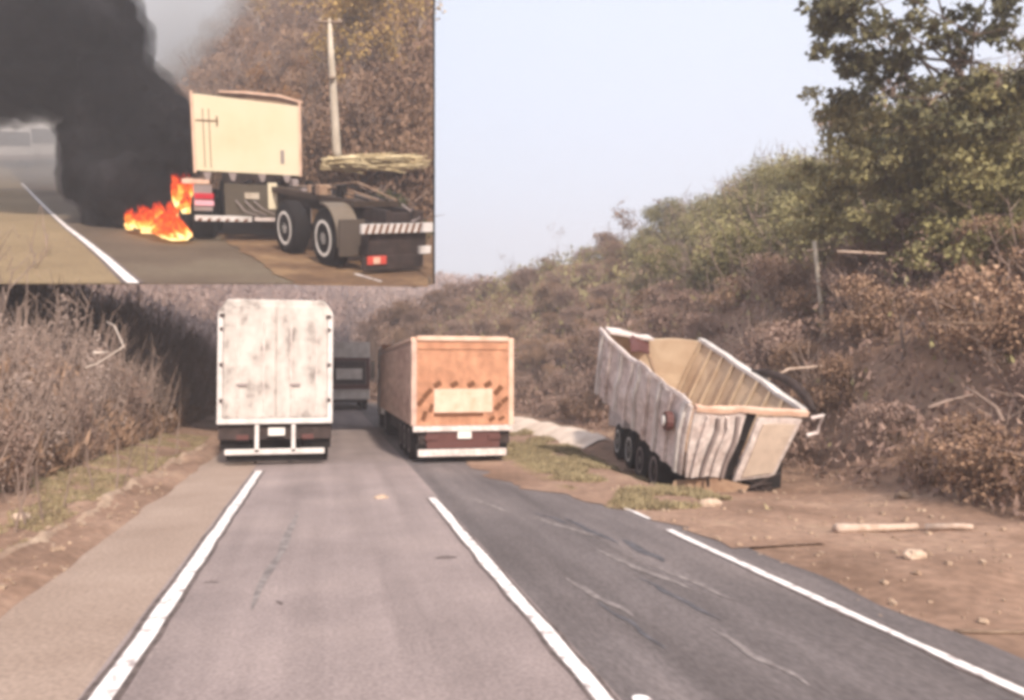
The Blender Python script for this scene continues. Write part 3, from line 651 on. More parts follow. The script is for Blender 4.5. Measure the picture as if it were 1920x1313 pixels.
def tipped_truck():
    Rm = Matrix(((.986, -.12, .114, 8.22), (.155, .911, -.383, 15.41), (-.057, .395, .917, .035), (0, 0, 0, 1)))
    X = Vector((Rm[0][0], Rm[1][0], Rm[2][0])).normalized(); Y = Vector((Rm[0][1], Rm[1][1], Rm[2][1])); Z = X.cross(Y).normalized(); Y = Z.cross(X)
    T = Matrix((X, Y, Z)).transposed().to_4x4(); T.translation = (8.22, 15.41, .035)
    # chassis frame is nearly level, the bed is raised off it at the front
    ch = Matrix.Translation((8.15, 15.6, -.55)) @ Matrix.Rotation(R(-9), 4, 'Z') @ Matrix.Rotation(R(4), 4, 'X') @ Matrix.Rotation(R(3), 4, 'Y')
    root = empty('tipped_dump_truck', M=ch); Ti = ch.inverted() @ T
    w, wb, L_, Hh = 1.4, 1.13, 4.15, 1.57
    bed = MB()
    def dent(p):                      # crumpling of the sheet, strongest at the rim of the left wall and at the tail
        k = .35+.65*sm(p.z/Hh); lft = 1.0 if p.x < .2 else .45
        e = noise.noise_vector(p*.9+Vector((3, 1, 7)))*.13+noise.noise_vector(p*2.6)*.05
        return p+e*k*lft
    def quad(b, P_, th, n_):          # dented slab from four corners and a thickness direction
        q = [Vector(p) for p in P_]; d = Vector(n_).normalized()*th
        la = max((q[1]-q[0]).length, (q[2]-q[3]).length); lb = max((q[3]-q[0]).length, (q[2]-q[1]).length)
        na, nb = max(1, min(14, int(la/.28))), max(1, min(14, int(lb/.28))); i0 = len(b.v); W_ = na+1; N_ = W_*(nb+1)
        for off in (Vector((0, 0, 0)), d):
            for j_ in range(nb+1):
                for i_ in range(na+1):
                    u, v = i_/na, j_/nb; p = (q[0].lerp(q[1], u)).lerp(q[3].lerp(q[2], u), v); b.v.append(Ti @ (dent(p)+off))
        for j_ in range(nb):
            for i_ in range(na):
                a = i0+j_*W_+i_; b.f += [(a, a+1, a+W_+1, a+W_), (a+N_+W_, a+N_+W_+1, a+N_+1, a+N_)]
        for i_ in range(na):
            for a, c_ in ((i0+i_, 0), (i0+nb*W_+i_, 1)): b.f.append((a, a+N_, a+N_+1, a+1))
        for j_ in range(nb):
            for a in (i0+j_*W_, i0+j_*W_+na): b.f.append((a, a+W_, a+W_+N_, a+N_))
        return b
    quad(MB(), [(-wb, .02, .02), (wb, .02, .02), (wb, L_, .02), (-wb, L_, .02)], .07, (0, 0, 1)).build('bed_floor', RUST, root)
    lw = quad(MB(), [(-wb, 0, 0), (-w, 0, Hh), (-w, L_, Hh), (-wb, L_, 0)], .05, (-1, 0, 0)).build('side_wall', PINKW, root)
    rw = quad(MB(), [(wb, 0, 0), (w, 0, Hh), (w, L_, Hh), (wb, L_, 0)], .05, (1, 0, 0)).build('side_wall', TANIN, root)
    quad(MB(), [(-wb, L_, 0), (-w, L_, Hh), (w, L_, Hh), (wb, L_, 0)], .06, (0, -1, 0)).build('headboard', TANIN, root)
    quad(MB(), [(-w*.99, L_-.35, Hh+.03), (-w*.99, L_, Hh+.03), (-.15, L_, Hh+.03), (-.15, L_-.35, Hh+.03)], .05, (0, 0, 1)).build('spill_guard', PINKW, root)
    for k in range(9):
        y = .12+k*(L_-.3)/8
        quad(MB(), [(-wb-.05, y, .0), (-w-.05, y, Hh), (-w-.05, y+.1, Hh), (-wb-.05, y+.1, 0)], .07, (-1, 0, 0)).build('rib', PINKW if k % 2 else WHITE, lw)
        quad(MB(), [(wb-.07, y, .1), (w-.07, y, Hh), (w-.07, y+.07, Hh), (wb-.07, y+.07, .1)], .05, (1, 0, 0)).build('rib', TANIN, rw)
    for s in (-1, 1): quad(MB(), [(s*w-.07, 0, Hh+.004), (s*w+.12*s-.0, 0, Hh+.004), (s*w+.12*s, L_, Hh+.004), (s*w-.07, L_, Hh+.004)], .08, (0, 0, 1)).build('top_rail', WHITE if s > 0 else PINKW, root)
    # tailgate: broken, left half ribbed, a dark gap, right half a clean pale panel
    tg = quad(MB(), [(-wb, -.07, .02), (-w, -.07, Hh-.02), (-.1, -.07, Hh-.02), (-.22, -.07, .02)], .05, (0, -1, 0)).build('tailgate', PINKW, root)
    for k in range(4):
        u = -1.15+k*.27; quad(MB(), [(u*.92, -.13, .05), (u, -.13, Hh-.12), (u+.08, -.13, Hh-.12), ((u+.08)*.92, -.13, .05)], .06, (0, -1, 0)).build('rib', (PINKW, GREYP, PINKW, GREYP)[k], tg)
    quad(MB(), [(-.20, -.05, .02), (-.08, -.05, Hh-.05), (.14, -.05, Hh-.05), (.02, -.05, .02)], .03, (0, -1, 0)).build('gate_gap', BLACK, root)
    t2 = quad(MB(), [(.06, -.08, -.02), (.18, -.08, Hh-.1), (w-.08, -.08, Hh-.1), (wb-.05, -.08, .1)], .06, (0, -1, 0)).build('tailgate', CREAM if False else PINKW, root)
    t2['label'] = 'clean pale right half of the broken tailgate'
    quad(MB(), [(.22, -.15, .08), (.32, -.15, Hh-.22), (w-.22, -.15, Hh-.22), (wb-.14, -.15, .2)], .02, (0, -1, 0)).build('panel', flat('cream_gate_panel', (.62, .49, .40)), t2)
    quad(MB(), [(-w, -.16, Hh-.03), (w+.05, -.16, Hh-.03), (w+.05, .0, Hh-.03), (-w, .0, Hh-.03)], .10, (0, 0, 1)).build('top_rail', PEACH, root)
    # lamp housing at the rear left corner, torn sheet at the front left
    P0 = Ti @ Vector((-w-.12, .45, Hh-.55)); MB().lathe_x(P0.x, P0.y, P0.z, [(-.06, .20), (0, .2), (.08, .2)], 14).build('side_lamp', MAROON, root)
    MB().lathe_x(P0.x-.09, P0.y, P0.z, [(-.02, .10), (0, .11)], 14).build('lens', PLATE, root)
    quad(MB(), [(-w+.1, 3.0, Hh-.02), (-w+.5, 3.8, Hh+.06), (-w+1.2, 3.95, Hh-.05), (-w+.9, 3.3, Hh-.2)], .04, (0, 0, 1)).build('torn_sheet', MAROON, root)
    quad(MB(), [(-w+.75, 2.4, Hh-.5), (-w+1.0, 3.6, Hh-.25), (-w+1.3, 3.7, Hh-.5), (-w+1.0, 2.5, Hh-.8)], .05, (0, 0, 1)).build('debris', RUST, root)
    # tarpaulin roll along the far rail
    rr = [Ti @ Vector((w+.12+.1*math.sin(k*.8), -.15+k*.42, Hh+.1+.22*math.sin(math.pi*k/5))) for k in range(6)]
    MB().tube(rr, [.06, .1, .11, .1, .09, .05], 8).build('tarpaulin_roll', DARK, root, True)
    hh = [Ti @ Vector(p) for p in ((w+.05, -.2, Hh-.05), (w+.28, -.25, Hh+.05), (w+.3, -.25, Hh-.35), (w+.1, -.2, Hh-.45))]
    MB().tube(hh, .045, 6).build('tailgate_arm', PINKW, root)
    # underframe, axles, wheels
    fr = MB(); fr.box(-.55, -.38, -.1, 6.6, .62, .88); fr.box(.38, .55, -.1, 6.6, .62, .88)
    for y in (.3, 1.5, 3, 4.6): fr.box(-.5, .5, y, y+.12, .66, .82)
    fr.build('chassis', DARK, root)
    MB().box(-1.05, 1.05, -.15, .05, .28, .42).build('bumper', DARK, root)
    MB().box(-.4, .5, -.22, .1, .0, .26).build('hitch', BLACK, root)
    MB().tube([(0, 2.9, .7), (0, 3.35, 2.0)], [.13, .09], 8).build('hoist_cylinder', GREYP, root)
    for s in (-1, 1):
        for y in (.75, 2.05, 3.6, 5.0): wheel(root, s*1.06, y, .50, .50, .46 if y < 3 else .32, RIM if y > 3 else GREYP, side=s)
        MB().box(s*1.05-.3, s*1.05+.3, .15, .19, .3, .9).build('mudflap', BLACK, root)
    MB().box(-1.15, -.6, 2.65, 3.05, .45, 1.35).build('fuel_tank', DARK, root, bevel=.06)
    c = MB().prism([(4.55, .9), (6.5, .7), (6.5, 1.6), (6.3, 2.5), (4.55, 2.6)], 'x', -1.2, 1.2).build('cab', PINKW, root, bevel=.05)
    MB().box(-1.22, -1.205, 5.3, 6.1, 1.5, 2.2).build('side_window', GLASS, c)
    rb = random.Random(3)
    for k in range(14):
        q = Vector((rb.uniform(-1.2, 1.3), rb.uniform(-.5, .3), rb.uniform(.05, .5))); e = q+Vector((rb.uniform(-.6, .6), rb.uniform(-.3, .3), rb.uniform(-.25, .3))); e.z = max(e.z, .02); MB().tube([q, q.lerp(e, .5)+Vector((0, -.08, .05)), e], [.035, .03, .02], 5).build('bent_bar', DARK, root)
    MB().prism([(-1.3, .1), (-.3, .02), (.2, .1), (.5, .45), (-.2, .6), (-1.1, .5)], 'y', -.3, -.26).build('torn_sheet', RUST, root)
    tag(root, 'dusty white dump truck wrecked in the ditch with its open bed tilted', 'truck')
tipped_truck()

# ---------------------------------------------------------------- upper road on its slope
U_ROAD = mat('brown_road', [(.3, (.075, .052, .036)), (.5, (.115, .083, .058)), (.7, (.155, .125, .085))], scale=.25, detail=7, rough=.9, bump=.1, scale2=18)
U_TAN = mat('tan_lane', [(.3, (.18, .125, .072)), (.7, (.27, .195, .112))], scale=.3, detail=7, rough=.95, bump=.1, scale2=16)
U_EARTH = mat('ochre_earth', [(.3, (.075, .042, .025)), (.5, (.14, .08, .045)), (.7, (.24, .15, .08))], scale=.8, detail=8, rough=1, bump=.8, scale2=7)
def linepts():
    return [(40, 344, 3), (70, 375, 5), (95, 400, 6.5), (125, 427, 8.5), (165, 458, 12), (200, 487, 16), (250, 532.9, 23)]
def lx(b):                          # local a of the painted line at distance b
    P_ = [D(x, y) for x, y, _ in linepts()]; P_.sort(key=lambda q: q.y)
    if b <= P_[0].y: return P_[0].x
    for p, q in zip(P_, P_[1:]):
        if b <= q.y: t = (b-p.y)/(q.y-p.y); return p.x+(q.x-p.x)*t
    return P_[-1].x-(b-P_[-1].y)*.43
PNl = (IN.to_3x3().transposed() @ PN)
def ENDA(b, c=0.0): return -(PNl.y*b+PNl.z*(c-2.5))/PNl.x-.01
ENDA0 = lambda b: (D(814, 533).x/D(814, 533).y)*b     # right end plane of the slope, in local a
B0 = D(100, 533.3).y
def a_front(a): # local b of the front edge at a: straight line y=533
    p, q = D(-300, 533.3), D(813, 533.3); t = (a-p.x)/(q.x-p.x); return p.y+(q.y-p.y)*t
def hillU(a, b):
    af = -1.2-.43*(b-20) + .5*fn(b, 0, 6, 61)
    d = a-af
    if d < 0 or b < 20.5: return 0
    k = sm((b-20.5)/3)
    cap = 9.5+.03*b+1.2*fn(a, b, 12, 62)+.9*max(0, a+.075*b)
    return k*(min(.30*d+1.35*sm((d-.2)/2.5)*sm((b-21)/3)+.62*max(0, d-3), cap)+.35*fn(a, b, 2.2, 63))
def upper_ground():
    bs = [None]+list(np.arange(14.5, 30, .5))+list(np.arange(30, 60, 1.5))+list(np.arange(60, 70, 3)); n = 46
    b = MB()
    for bb in bs:
        for i in range(n+1):
            t = i/n
            if bb is None:
                p, q = D(-200, 533.3), D(813.5, 533.3); P_ = p.lerp(q, t)
            else:
                a0 = -9.6*bb/13.7-2; a1 = ENDA(bb); P_ = Vector((a0+(a1-a0)*t, bb, 0))
            c = hillU(P_.x, P_.y); b.v.append(Vector((min(P_.x, ENDA(P_.y, c)), P_.y, c)))
    w_ = n+1; b.f = [(j*w_+i, j*w_+i+1, (j+1)*w_+i+1, (j+1)*w_+i) for j in range(len(bs)-1) for i in range(n)]
    # tapering lip under the front edge and a skirt on the end plane
    i0 = len(b.v); p, q = D(-200, 533.3), D(813.5, 533.3)
    b.v += [p+Vector((0, 2.0, -.28)), q+Vector((-.3, 2.0, -.28))]; b.f.append((0, n, i0+1, i0))
    for j in range(len(bs)-1):
        k0, k1 = j*w_+n, (j+1)*w_+n; i0 = len(b.v); b.v += [b.v[k0]-Vector((.4, 0, min(.4, .15*(max(b.v[k0].y, 13.9)-13.9)+.01))), b.v[k1]-Vector((.4, 0, min(.4, .15*(max(b.v[k1].y, 13.9)-13.9)+.01)))]; b.f.append((k0, k1, i0+1, i0))
    o = b.build('hillside', U_EARTH, smooth=False); o.matrix_world = IN; tag(o, kind='structure')
upper_ground()
def ustrip(name, fa, fb, c, mat_, bs=None):
    b = MB(); bs = list(bs) if bs is not None else [None]+list(np.arange(14.5, 68, .6))
    for bb in bs:
        if bb is None:
            P_, Q_ = [Vector((f(B0), B0, c)) for f in (fa, fb)]
            for v in (P_, Q_): v.y = a_front(v.x)+.02
        else: P_, Q_ = Vector((fa(bb), bb, c)), Vector((fb(bb), bb, c))
        b.v += [P_, Q_]
    b.f = [(2*i, 2*i+1, 2*i+3, 2*i+2) for i in range(len(bs)-1)]
    o = b.build(name, mat_); o.matrix_world = IN; o['kind'] = 'structure'; return o
ustrip('road', lambda b: lx(b)+.0, lambda b: min(lx(b)+5.6, ENDA(b)-.05), .012, U_ROAD)
ustrip('road', lambda b: lx(b)-9.5, lambda b: lx(b), .012, U_TAN)
def uline():
    b = MB(); e = MB(); P_ = [(D(x-w/2, y), D(x+w/2, y)) for x, y, w in linepts()]
    for p, q in P_:
        for mbb, k, z in ((b, 0, .022), (e, .45, .017)):
            d = (q-p); mbb.v += [Vector(((p-d*k).x, p.y, z)), Vector(((q+d*k).x, q.y, z))]
    for mbb, nm, mt in ((e, 'line_outline', OUTPATCH), (b, 'road_marking', PAINT)):  # the wider dark sheet is a halo around the painted line
        mbb.f = [(2*i, 2*i+1, 2*i+3, 2*i+2) for i in range(len(P_)-1)]
        o = mbb.build(nm, mt); o.matrix_world = IN; o['kind'] = 'structure'
uline()
ustrip('verge', lambda b: -2.6+.35*(18-b)+.2*fn(b, 0, .7, 3), lambda b: min(ENDA(b)-.1, 3), .03, U_EARTH, np.arange(13.9, 21.5, .4))
def useam(x0, y0, x1, y1, w, m_):
    p, q = D(x0, y0), D(x1, y1); n_ = Vector((-(q-p).y, (q-p).x, 0)).normalized()*w
    b = MB(); b.v = [v+Vector((0, 0, .03+.008)) for v in (p-n_, p+n_, q+n_*.6, q-n_*.6)]; b.f = [(0, 1, 2, 3)]; o = b.build('road_marking', m_); o.matrix_world = IN; o['kind'] = 'structure'
useam(665, 517, 716, 532, .03, PAINT)

# black post stands in for the dividing line at the slope's open end
p0 = IN @ D(814.2, 533.0); mb = MB(); d_ = (IN.to_3x3() @ Vector((0, 1, 0))).normalized(); r3 = PN
topp = A(814.2, -70, (p0-CAM).dot(FWD))
th = .022
mb.v = [p0-r3*th, p0+r3*th, p0+r3*th+d_*.25, p0-r3*th+d_*.25, topp-r3*th, topp+r3*th, topp+r3*th+d_*.25, topp-r3*th+d_*.25]
mb.f = [(3, 2, 1, 0), (4, 5, 6, 7), (0, 1, 5, 4), (1, 2, 6, 5), (2, 3, 7, 6), (3, 0, 4, 7)]
o = mb.build('post', flat('post_black', (.006, .006, .006), .9, .05)); tag(o, 'tall thin black post standing in for a dividing line right of the upper road', 'post')

# --- burning tipper on the upper road
BODYC = mat('cream_tipper_steel', [(.3, (.62, .51, .34)), (.45, (.67, .57, .40)), (.7, (.70, .61, .46))], scale=.6, detail=4, rough=.5)
def burning_truck():
    c0 = L(470, 430, 19.7); root = empty('burning_dump_truck', base=IN, loc=(c0.x, 19.7, 0), rz=R(3))
    w, z0, z1, L_ = 1.14, 1.62, 3.24, 5.2
    tgp = MB().prism([(-w, z0), (w, z0-.04), (w, z1-.10), (-w, z1+.06)], 'y', 0, .06).build('tailgate', BODYC, root, bevel=.01)
    for x in (-.95, -.82): MB().box(x, x+.015, -.012, 0, z0+.08, z1-.25).build('seam', BROWNS, tgp)
    MB().box(-1.1, -.62, -.014, -.002, 2.72, 2.745).build('latch_bar', BROWNS, tgp); MB().box(-.66, -.63, -.016, -.002, 2.62, 2.84).build('latch', BROWNS, tgp)
    MB().box(.72, .8, -.012, 0, 1.85, 2.15).build('dent', GREYP, tgp)
    for s in (-1, 1):
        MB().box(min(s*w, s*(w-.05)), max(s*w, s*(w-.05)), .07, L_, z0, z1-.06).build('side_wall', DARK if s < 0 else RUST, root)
        MB().box(min(s*w, s*(w+.05)), max(s*w, s*(w+.05)), -.03, .07, z0-.05, z1+(.12 if s < 0 else .02)).build('corner_post', PEACH, root)
    MB().prism([(-w, z1-.3), (w, z1-.3), (w, z1+.16), (.5, z1+.30), (-.4, z1+.34), (-w, z1+.33)], 'y', L_, L_+.08).build('headboard', RUST, root)
    MB().prism([(-w, z1+.33), (-.4, z1+.34), (.5, z1+.30), (w, z1+.16), (w, z1+.22), (.5, z1+.37), (-.4, z1+.41), (-w, z1+.38)], 'y', L_-.1, L_+.1).build('top_rail', PEACH, root)
    MB().box(-w+.1, w-.1, .1, L_, z0, z0+.06).build('floor', RUST, root)
    # hinges under the gate
    for x in (-.9, -.35, .3, .85): MB().prism([(x-.09, z0-.03), (x+.09, z0-.03), (x+.04, z0-.2), (x-.03, z0-.2)], 'y', -.04, .05).build('hinge', GREYP, root)
    fr = MB()
    for s in (-1, 1): fr.box(s*.42-.06, s*.42+.06, .0, 8.5, .85, 1.15)
    for y in (.05, 1.4, 3, 5): fr.box(-.4, .4, y, y+.12, .85, 1.1)
    fr.build('chassis', DARK, root)
    MB().box(-.55, .7, -.02, .04, .62, 1.35).build('rear_crossmember', flat('oily_steel', (.09, .07, .05)), root)
    MB().box(-.1, .22, -.06, -.03, 1.02, 1.16).build('coupling', CONC, root)
    for k in range(3): MB().tube([(-.3+k*.2, -.08, .98), (-.1+k*.2, -.16, .75+.03*k), (.2+k*.18, -.1, .62+.03*k)], .014, 5).build('hose', GREYP, root)
    MB().box(.42, .62, -.05, .0, .8, 1.4).build('bracket', BODYC, root)
    fd = MB().box(-1.45, -.86, -.06, .55, 1.33, 1.42).build('mudguard', PEACH, root)
    MB().box(-1.22, -.82, -.05, .02, .72, 1.3).build('lamp_bracket', GREYP, root)
    lamp(root, -1.2, -.78, -.05, .99, 1.12); lamp(root, -1.2, -.78, -.05, .84, .95, flat('pink_lens', (.85, .42, .5), .3))
    for s in (-1, 1):
        for y in (.75, 2.0, 6.6): wheel(root, s*1.12, y, .55, .55, .5, side=s)
    wheel(root, -1.42, .25, .55, .55, .22, BLACK, side=-1)
    MB().box(-1.2, 0.05, -.14, -.06, .50, .62).build('striped_bumper', WHITE, root)
    for k in range(6): MB().prism([(-1.15+k*.2, .499), (-1.07+k*.2, .499), (-1.03+k*.2, .56), (-1.11+k*.2, .56)], 'y', -.15, -.142).build('stripe', BROWNS, root)
    MB().box(.1, .75, -.1, -.04, .52, .60).build('bumper', PINKW, root)
    MB().prism([(5.7, .7), (8.3, .7), (8.3, 1.8), (8.0, 2.9), (5.7, 3.0)], 'x', -1.22, 1.22).build('cab', DARK, root)
    tag(root, 'dump truck with a cream tipper body on fire on the upper road', 'truck')
burning_truck()

def trailer():
    root = empty('truck_chassis', base=IN, loc=(-.22, 15.0, 0), rz=R(28))
    fr = MB()
    for x in (.75, 1.65): fr.box(x-.3*(x>1), x-.3*(x>1)+.12, .1, 6.2, .95, 1.2)
    for y in (.2, 1.4, 2.7, 4, 5.5): fr.box(.85, 1.65, y, y+.12, .98, 1.15)
    fr.build('chassis', DARK, root)
    MB().box(.5, 1.5, .9, 5.6, 1.2, 1.32).build('subframe', flat('brown_frame', (.055, .035, .025)), root)
    for y in (1.35, 3.25):
        wheel(root, .22, y, .56, .58, .34, RIM, side=-1); wheel(root, 1.75, y, .56, .58, .34, RIM, side=1)
        MB().tube([(.3, y, .56), (1.6, y, .56)], .09, 8).build('axle', DARK, root)
    for (y, sgn) in ((1.35, 1),):
        g_ = MB(); pr = []
        for k in range(9):
            a = R(-8+k*13); pr.append((y-.70*math.cos(a), .56+.70*math.sin(a)))
        pr2 = [(y-.67*math.cos(R(-8+k*13)), .56+.67*math.sin(R(-8+k*13))) for k in range(9)]
        g_.prism(pr+pr2[::-1], 'x', .02, .5).build('mudguard', flat('dusty_mudguard', (.15, .115, .085)), root)
    cl_ = random.Random(9)
    for k in range(11):
        x, y, z = cl_.uniform(.55, 1.4), cl_.uniform(.6, 5.2), 1.32; a_, b_, c_ = cl_.uniform(.06, .16), cl_.uniform(.1, .35), cl_.uniform(.06, .26)
        MB().box(x-a_, x+a_, y, y+b_, z, z+c_).build('bracket', (DARK, GREYP, RUST, BLACK)[k % 4], root, bevel=.015)
    for k in range(4): MB().tube([(.6+.2*k, .5, 1.36), (.65+.2*k, 2.2, 1.45+.05*k), (.6+.22*k, 4.5, 1.36)], .018, 5).build('hose', (BLACK, RUST)[k % 2], root)
    MB().box(.02, .55, .56, .62, .3, 1.0).build('mudflap', flat('dusty_flap', (.09, .068, .055)), root)
    bp_ = MB().box(.15, 1.70, -.08, 0, .80, .97).build('striped_bumper', WHITE, root)
    for k in range(9): MB().prism([(.2+k*.14, .80), (.25+k*.14, .80), (.31+k*.14, .97), (.26+k*.14, .97)], 'y', -.095, -.082).build('stripe', BROWNS, bp_)
    MB().box(.35, 1.6, .02, .35, .35, .78).build('rear_frame', DARK, root)
    MB().box(.2, 1.5, -.05, .05, .12, .36).build('lower_bar', DARK, root)
    lamp(root, .26, .66, -.06, .22, .38, flat('red_marker', (.6, .08, .06), .4))
    MB().box(.38, .52, -.1, -.092, .24, .36).build('reflector', PEACH, root)
    MB().box(1.40, 1.66, -.06, .0, .38, .52).build('side_plate', WHITE, root)
    MB().tube([(1.2, .3, 1.3), (1.5, .1, 1.05), (1.25, 0, 1.0)], .02, 6).build('hose', GREYP, root)
    tag(root, 'bare dark truck chassis with white rimmed wheels and striped bumper', 'chassis')
trailer()

# fire
FM = bpy.data.materials.new('flame'); FM.use_nodes = True; t = FM.node_tree; t.nodes.clear(); n = t.nodes
o_ = n.new('ShaderNodeOutputMaterial'); em = n.new('ShaderNodeEmission'); tr = n.new('ShaderNodeBsdfTransparent'); ms = n.new('ShaderNodeMixShader')
tc = n.new('ShaderNodeTexCoord'); sp = n.new('ShaderNodeSeparateXYZ'); ns = n.new('ShaderNodeTexNoise'); ns.inputs['Scale'].default_value = 4.5; ns.inputs['Detail'].default_value = 5; ns.inputs['Distortion'].default_value = 1.2
t.links.new(tc.outputs['Generated'], sp.inputs[0]); t.links.new(tc.outputs['Object'], ns.inputs['Vector'])
ad = n.new('ShaderNodeMath'); ad.operation = 'MULTIPLY_ADD'; ad.inputs[1].default_value = 1.3; t.links.new(ns.outputs[0], ad.inputs[0])
s2 = n.new('ShaderNodeMath'); s2.operation = 'SUBTRACT'; s2.inputs[1].default_value = .62; t.links.new(sp.outputs[2], s2.inputs[0]); t.links.new(s2.outputs[0], ad.inputs[2])
cr = n.new('ShaderNodeValToRGB'); e = cr.color_ramp.elements; e[0].position, e[0].color = .05, (1, .72, .30, 1); e[1].position, e[1].color = .85, (.12, .008, .004, 1)
for ps, c in ((.2, (1, .40, .07)), (.36, (.9, .13, .015)), (.56, (.45, .025, .01))): k_ = e.new(ps); k_.color = (*c, 1)
t.links.new(ad.outputs[0], cr.inputs[0]); t.links.new(cr.outputs[0], em.inputs[0]); em.inputs[1].default_value = 1.35
mr = n.new('ShaderNodeMapRange'); mr.inputs[1].default_value = .46; mr.inputs[2].default_value = .80; t.links.new(ad.outputs[0], mr.inputs[0])
t.links.new(mr.outputs[0], ms.inputs[0]); t.links.new(em.outputs[0], ms.inputs[1]); t.links.new(tr.outputs[0], ms.inputs[2]); t.links.new(ms.outputs[0], o_.inputs[0])
def flame(parent, base, r, h, lean=0., seed=0):
    b = MB(); n1, n2 = 14, 12
    for i in range(n1+1):
        tt = i/n1; rad = r*(math.sin(math.pi*min(1, tt*.8+.22))**.8)*(1-tt)**.35
        for j in range(n2):
            a = 2*math.pi*j/n2; q = 1+.55*noise.noise(Vector((math.cos(a)*1.3+seed, math.sin(a)*1.3, tt*3)))
            wv = .25*r*math.sin(tt*5+seed*3)
            b.v.append(Vector(base)+Vector((rad*q*math.cos(a)+lean*tt*h+wv, rad*q*math.sin(a), h*tt*(1+.12*noise.noise(Vector((a, seed, 0)))))))
    b.f = [(i*n2+j, i*n2+(j+1) % n2, (i+1)*n2+(j+1) % n2, (i+1)*n2+j) for i in range(n1) for j in range(n2)]
    return b.build('flame', FM, parent, True)
fr_ = empty('fire', base=IN)
for k, (x, y, dep, r, h, ln) in enumerate(((340, 388, 19.6, .18, .95, -.12), (349, 375, 19.9, .2, .7, .0), (352, 400, 19.4, .13, .6, -.1), (333, 380, 20, .15, .8, .1),
        (328, 450, 19.2, .30, .45, -.1), (338, 448, 19.1, .22, .6, .0), (300, 436, 19.6, .26, .5, .2), (310, 436, 20, .25, .7, .1), (280, 430, 20, .22, .55, -.1), (262, 428, 20.3, .2, .55, .1),
        (245, 425, 20.6, .14, .5, -.1), (290, 415, 21, .22, .6, .2), (258, 425, 21, .3, .35, .3), (300, 430, 20.2, .42, .35, .1), (325, 446, 19.5, .4, .3, .1), (318, 420, 20.6, .16, .7, .2), (270, 415, 21, .2, .5, 0), (338, 430, 20, .12, 1.3, .05))):
    flame(fr_, L(x, y, dep)+Vector((0, 0, 0)), r, h, ln, k*1.7)
fr2 = random.Random(11)
for k in range(22):
    x = fr2.uniform(240, 345); y = 424+(x-240)*.24+fr2.uniform(-12, 6); flame(fr_, L(x, y, 2.5*FPX/(y-258)*.985), fr2.uniform(.05, .12), fr2.uniform(.25, .8)*(1 if x < 320 else 1.3), fr2.uniform(-.3, .3), k*2.3+5)
tag(fr_, 'orange flames burning on the road beside the cream truck', 'fire')

# smoke: dense soot core with a thin fringe
SOOT = mat('soot_smoke', [(.35, (.002, .002, .003)), (.5, (.008, .007, .008)), (.7, (.035, .032, .036))], scale=.7, detail=6, rough=1, spec=0)
BL = [(60, 60, 24, 130), (165, 70, 24, 92), (-40, 90, 25, 112), (176, 45, 24, 48), (222, 112, 24, 42), (262, 170, 24, 42), (150, 140, 24, 90), (230, 190, 23.5, 80), (50, 140, 24.5, 62), (120, 165, 24.5, 48), (342, 225, 22.4, 30), (350, 270, 22.4, 34), (352, 310, 22.2, 28),
      (-150, 40, 26, 130), (-150, -80, 26, 150), (50, -60, 25, 140), (120, -70, 25, 80), (320, 215, 23, 38), (300, 260, 23, 62), (235, 270, 23.5, 85), (180, 250, 23.5, 60), (180, 330, 23, 62), (240, 350, 22.5, 70), (300, 330, 22.5, 55), (330, 290, 22.8, 40),
      (195, 395, 22.6, 42), (250, 395, 22.2, 42), (300, 385, 22, 45), (160, 300, 23.5, 42)]
def smoke(name, grow, m_, parent, vox):
    b = MB()
    for k, (x, y, dep, r) in enumerate(BL):
        c = L(x, y, dep); rr = r*grow/FPX*dep*1.0; n1, n2 = 9, 16
        i0 = len(b.v)
        for i in range(n1+1):
            for j in range(n2):
                a, q = math.pi*i/n1, 2*math.pi*j/n2; d = Vector((math.sin(a)*math.cos(q), math.sin(a)*math.sin(q), math.cos(a))); b.v.append(c+d*rr)
        b.f += [(i0+i*n2+j, i0+(i+1)*n2+j, i0+(i+1)*n2+(j+1) % n2, i0+i*n2+(j+1) % n2) for i in range(n1) for j in range(n2)]
    o = b.build(name, m_, parent)
    md = o.modifiers.new('union', 'REMESH'); md.mode = 'VOXEL'; md.voxel_size = vox; md.use_smooth_shade = True
    for (sc_, st) in ((1.6, .8), (.6, .5), (.22, .16)):
        tx = bpy.data.textures.new(name+'_billow', 'CLOUDS'); tx.noise_scale = sc_; d2 = o.modifiers.new('billow', 'DISPLACE'); d2.texture = tx; d2.strength = st; d2.mid_level = .5
    return o
sm_root = empty('smoke', base=IN)
core = smoke('dense_smoke', .93, SOOT, sm_root, .11)
fringe = smoke('thin_smoke', 1.12, volmat('thin_smoke_volume', (.03, .028, .03), .9), sm_root, .2)
def puff(x, y, dep, rx, ry, rz_, m_):
    c = L(x, y, dep); b = MB(); n1, n2 = 10, 16
    for i in range(n1+1):
        for j in range(n2):
            a, q = math.pi*i/n1, 2*math.pi*j/n2; d = Vector((math.sin(a)*math.cos(q), math.sin(a)*math.sin(q), math.cos(a))); k = 1+.25*noise.noise(d*1.5+c); v = c+Vector((d.x*rx, d.y*ry, d.z*rz_))*k; v.z = max(v.z, .06); b.v.append(v)
    b.f = [(i*n2+j, (i+1)*n2+j, (i+1)*n2+(j+1) % n2, i*n2+(j+1) % n2) for i in range(n1) for j in range(n2)]
    b.build('drifting_smoke', m_, sm_root)
puff(60, 300, 38, 6, 9, 2.6, volmat('grey_smoke_volume', (.55, .53, .52), .05))
puff(330, 150, 60, 7, 10, 9, volmat('grey_smoke_volume_far', (.75, .75, .76), .08))
tag(sm_root, 'thick black smoke billowing from the burning truck', 'smoke', kind='thing')

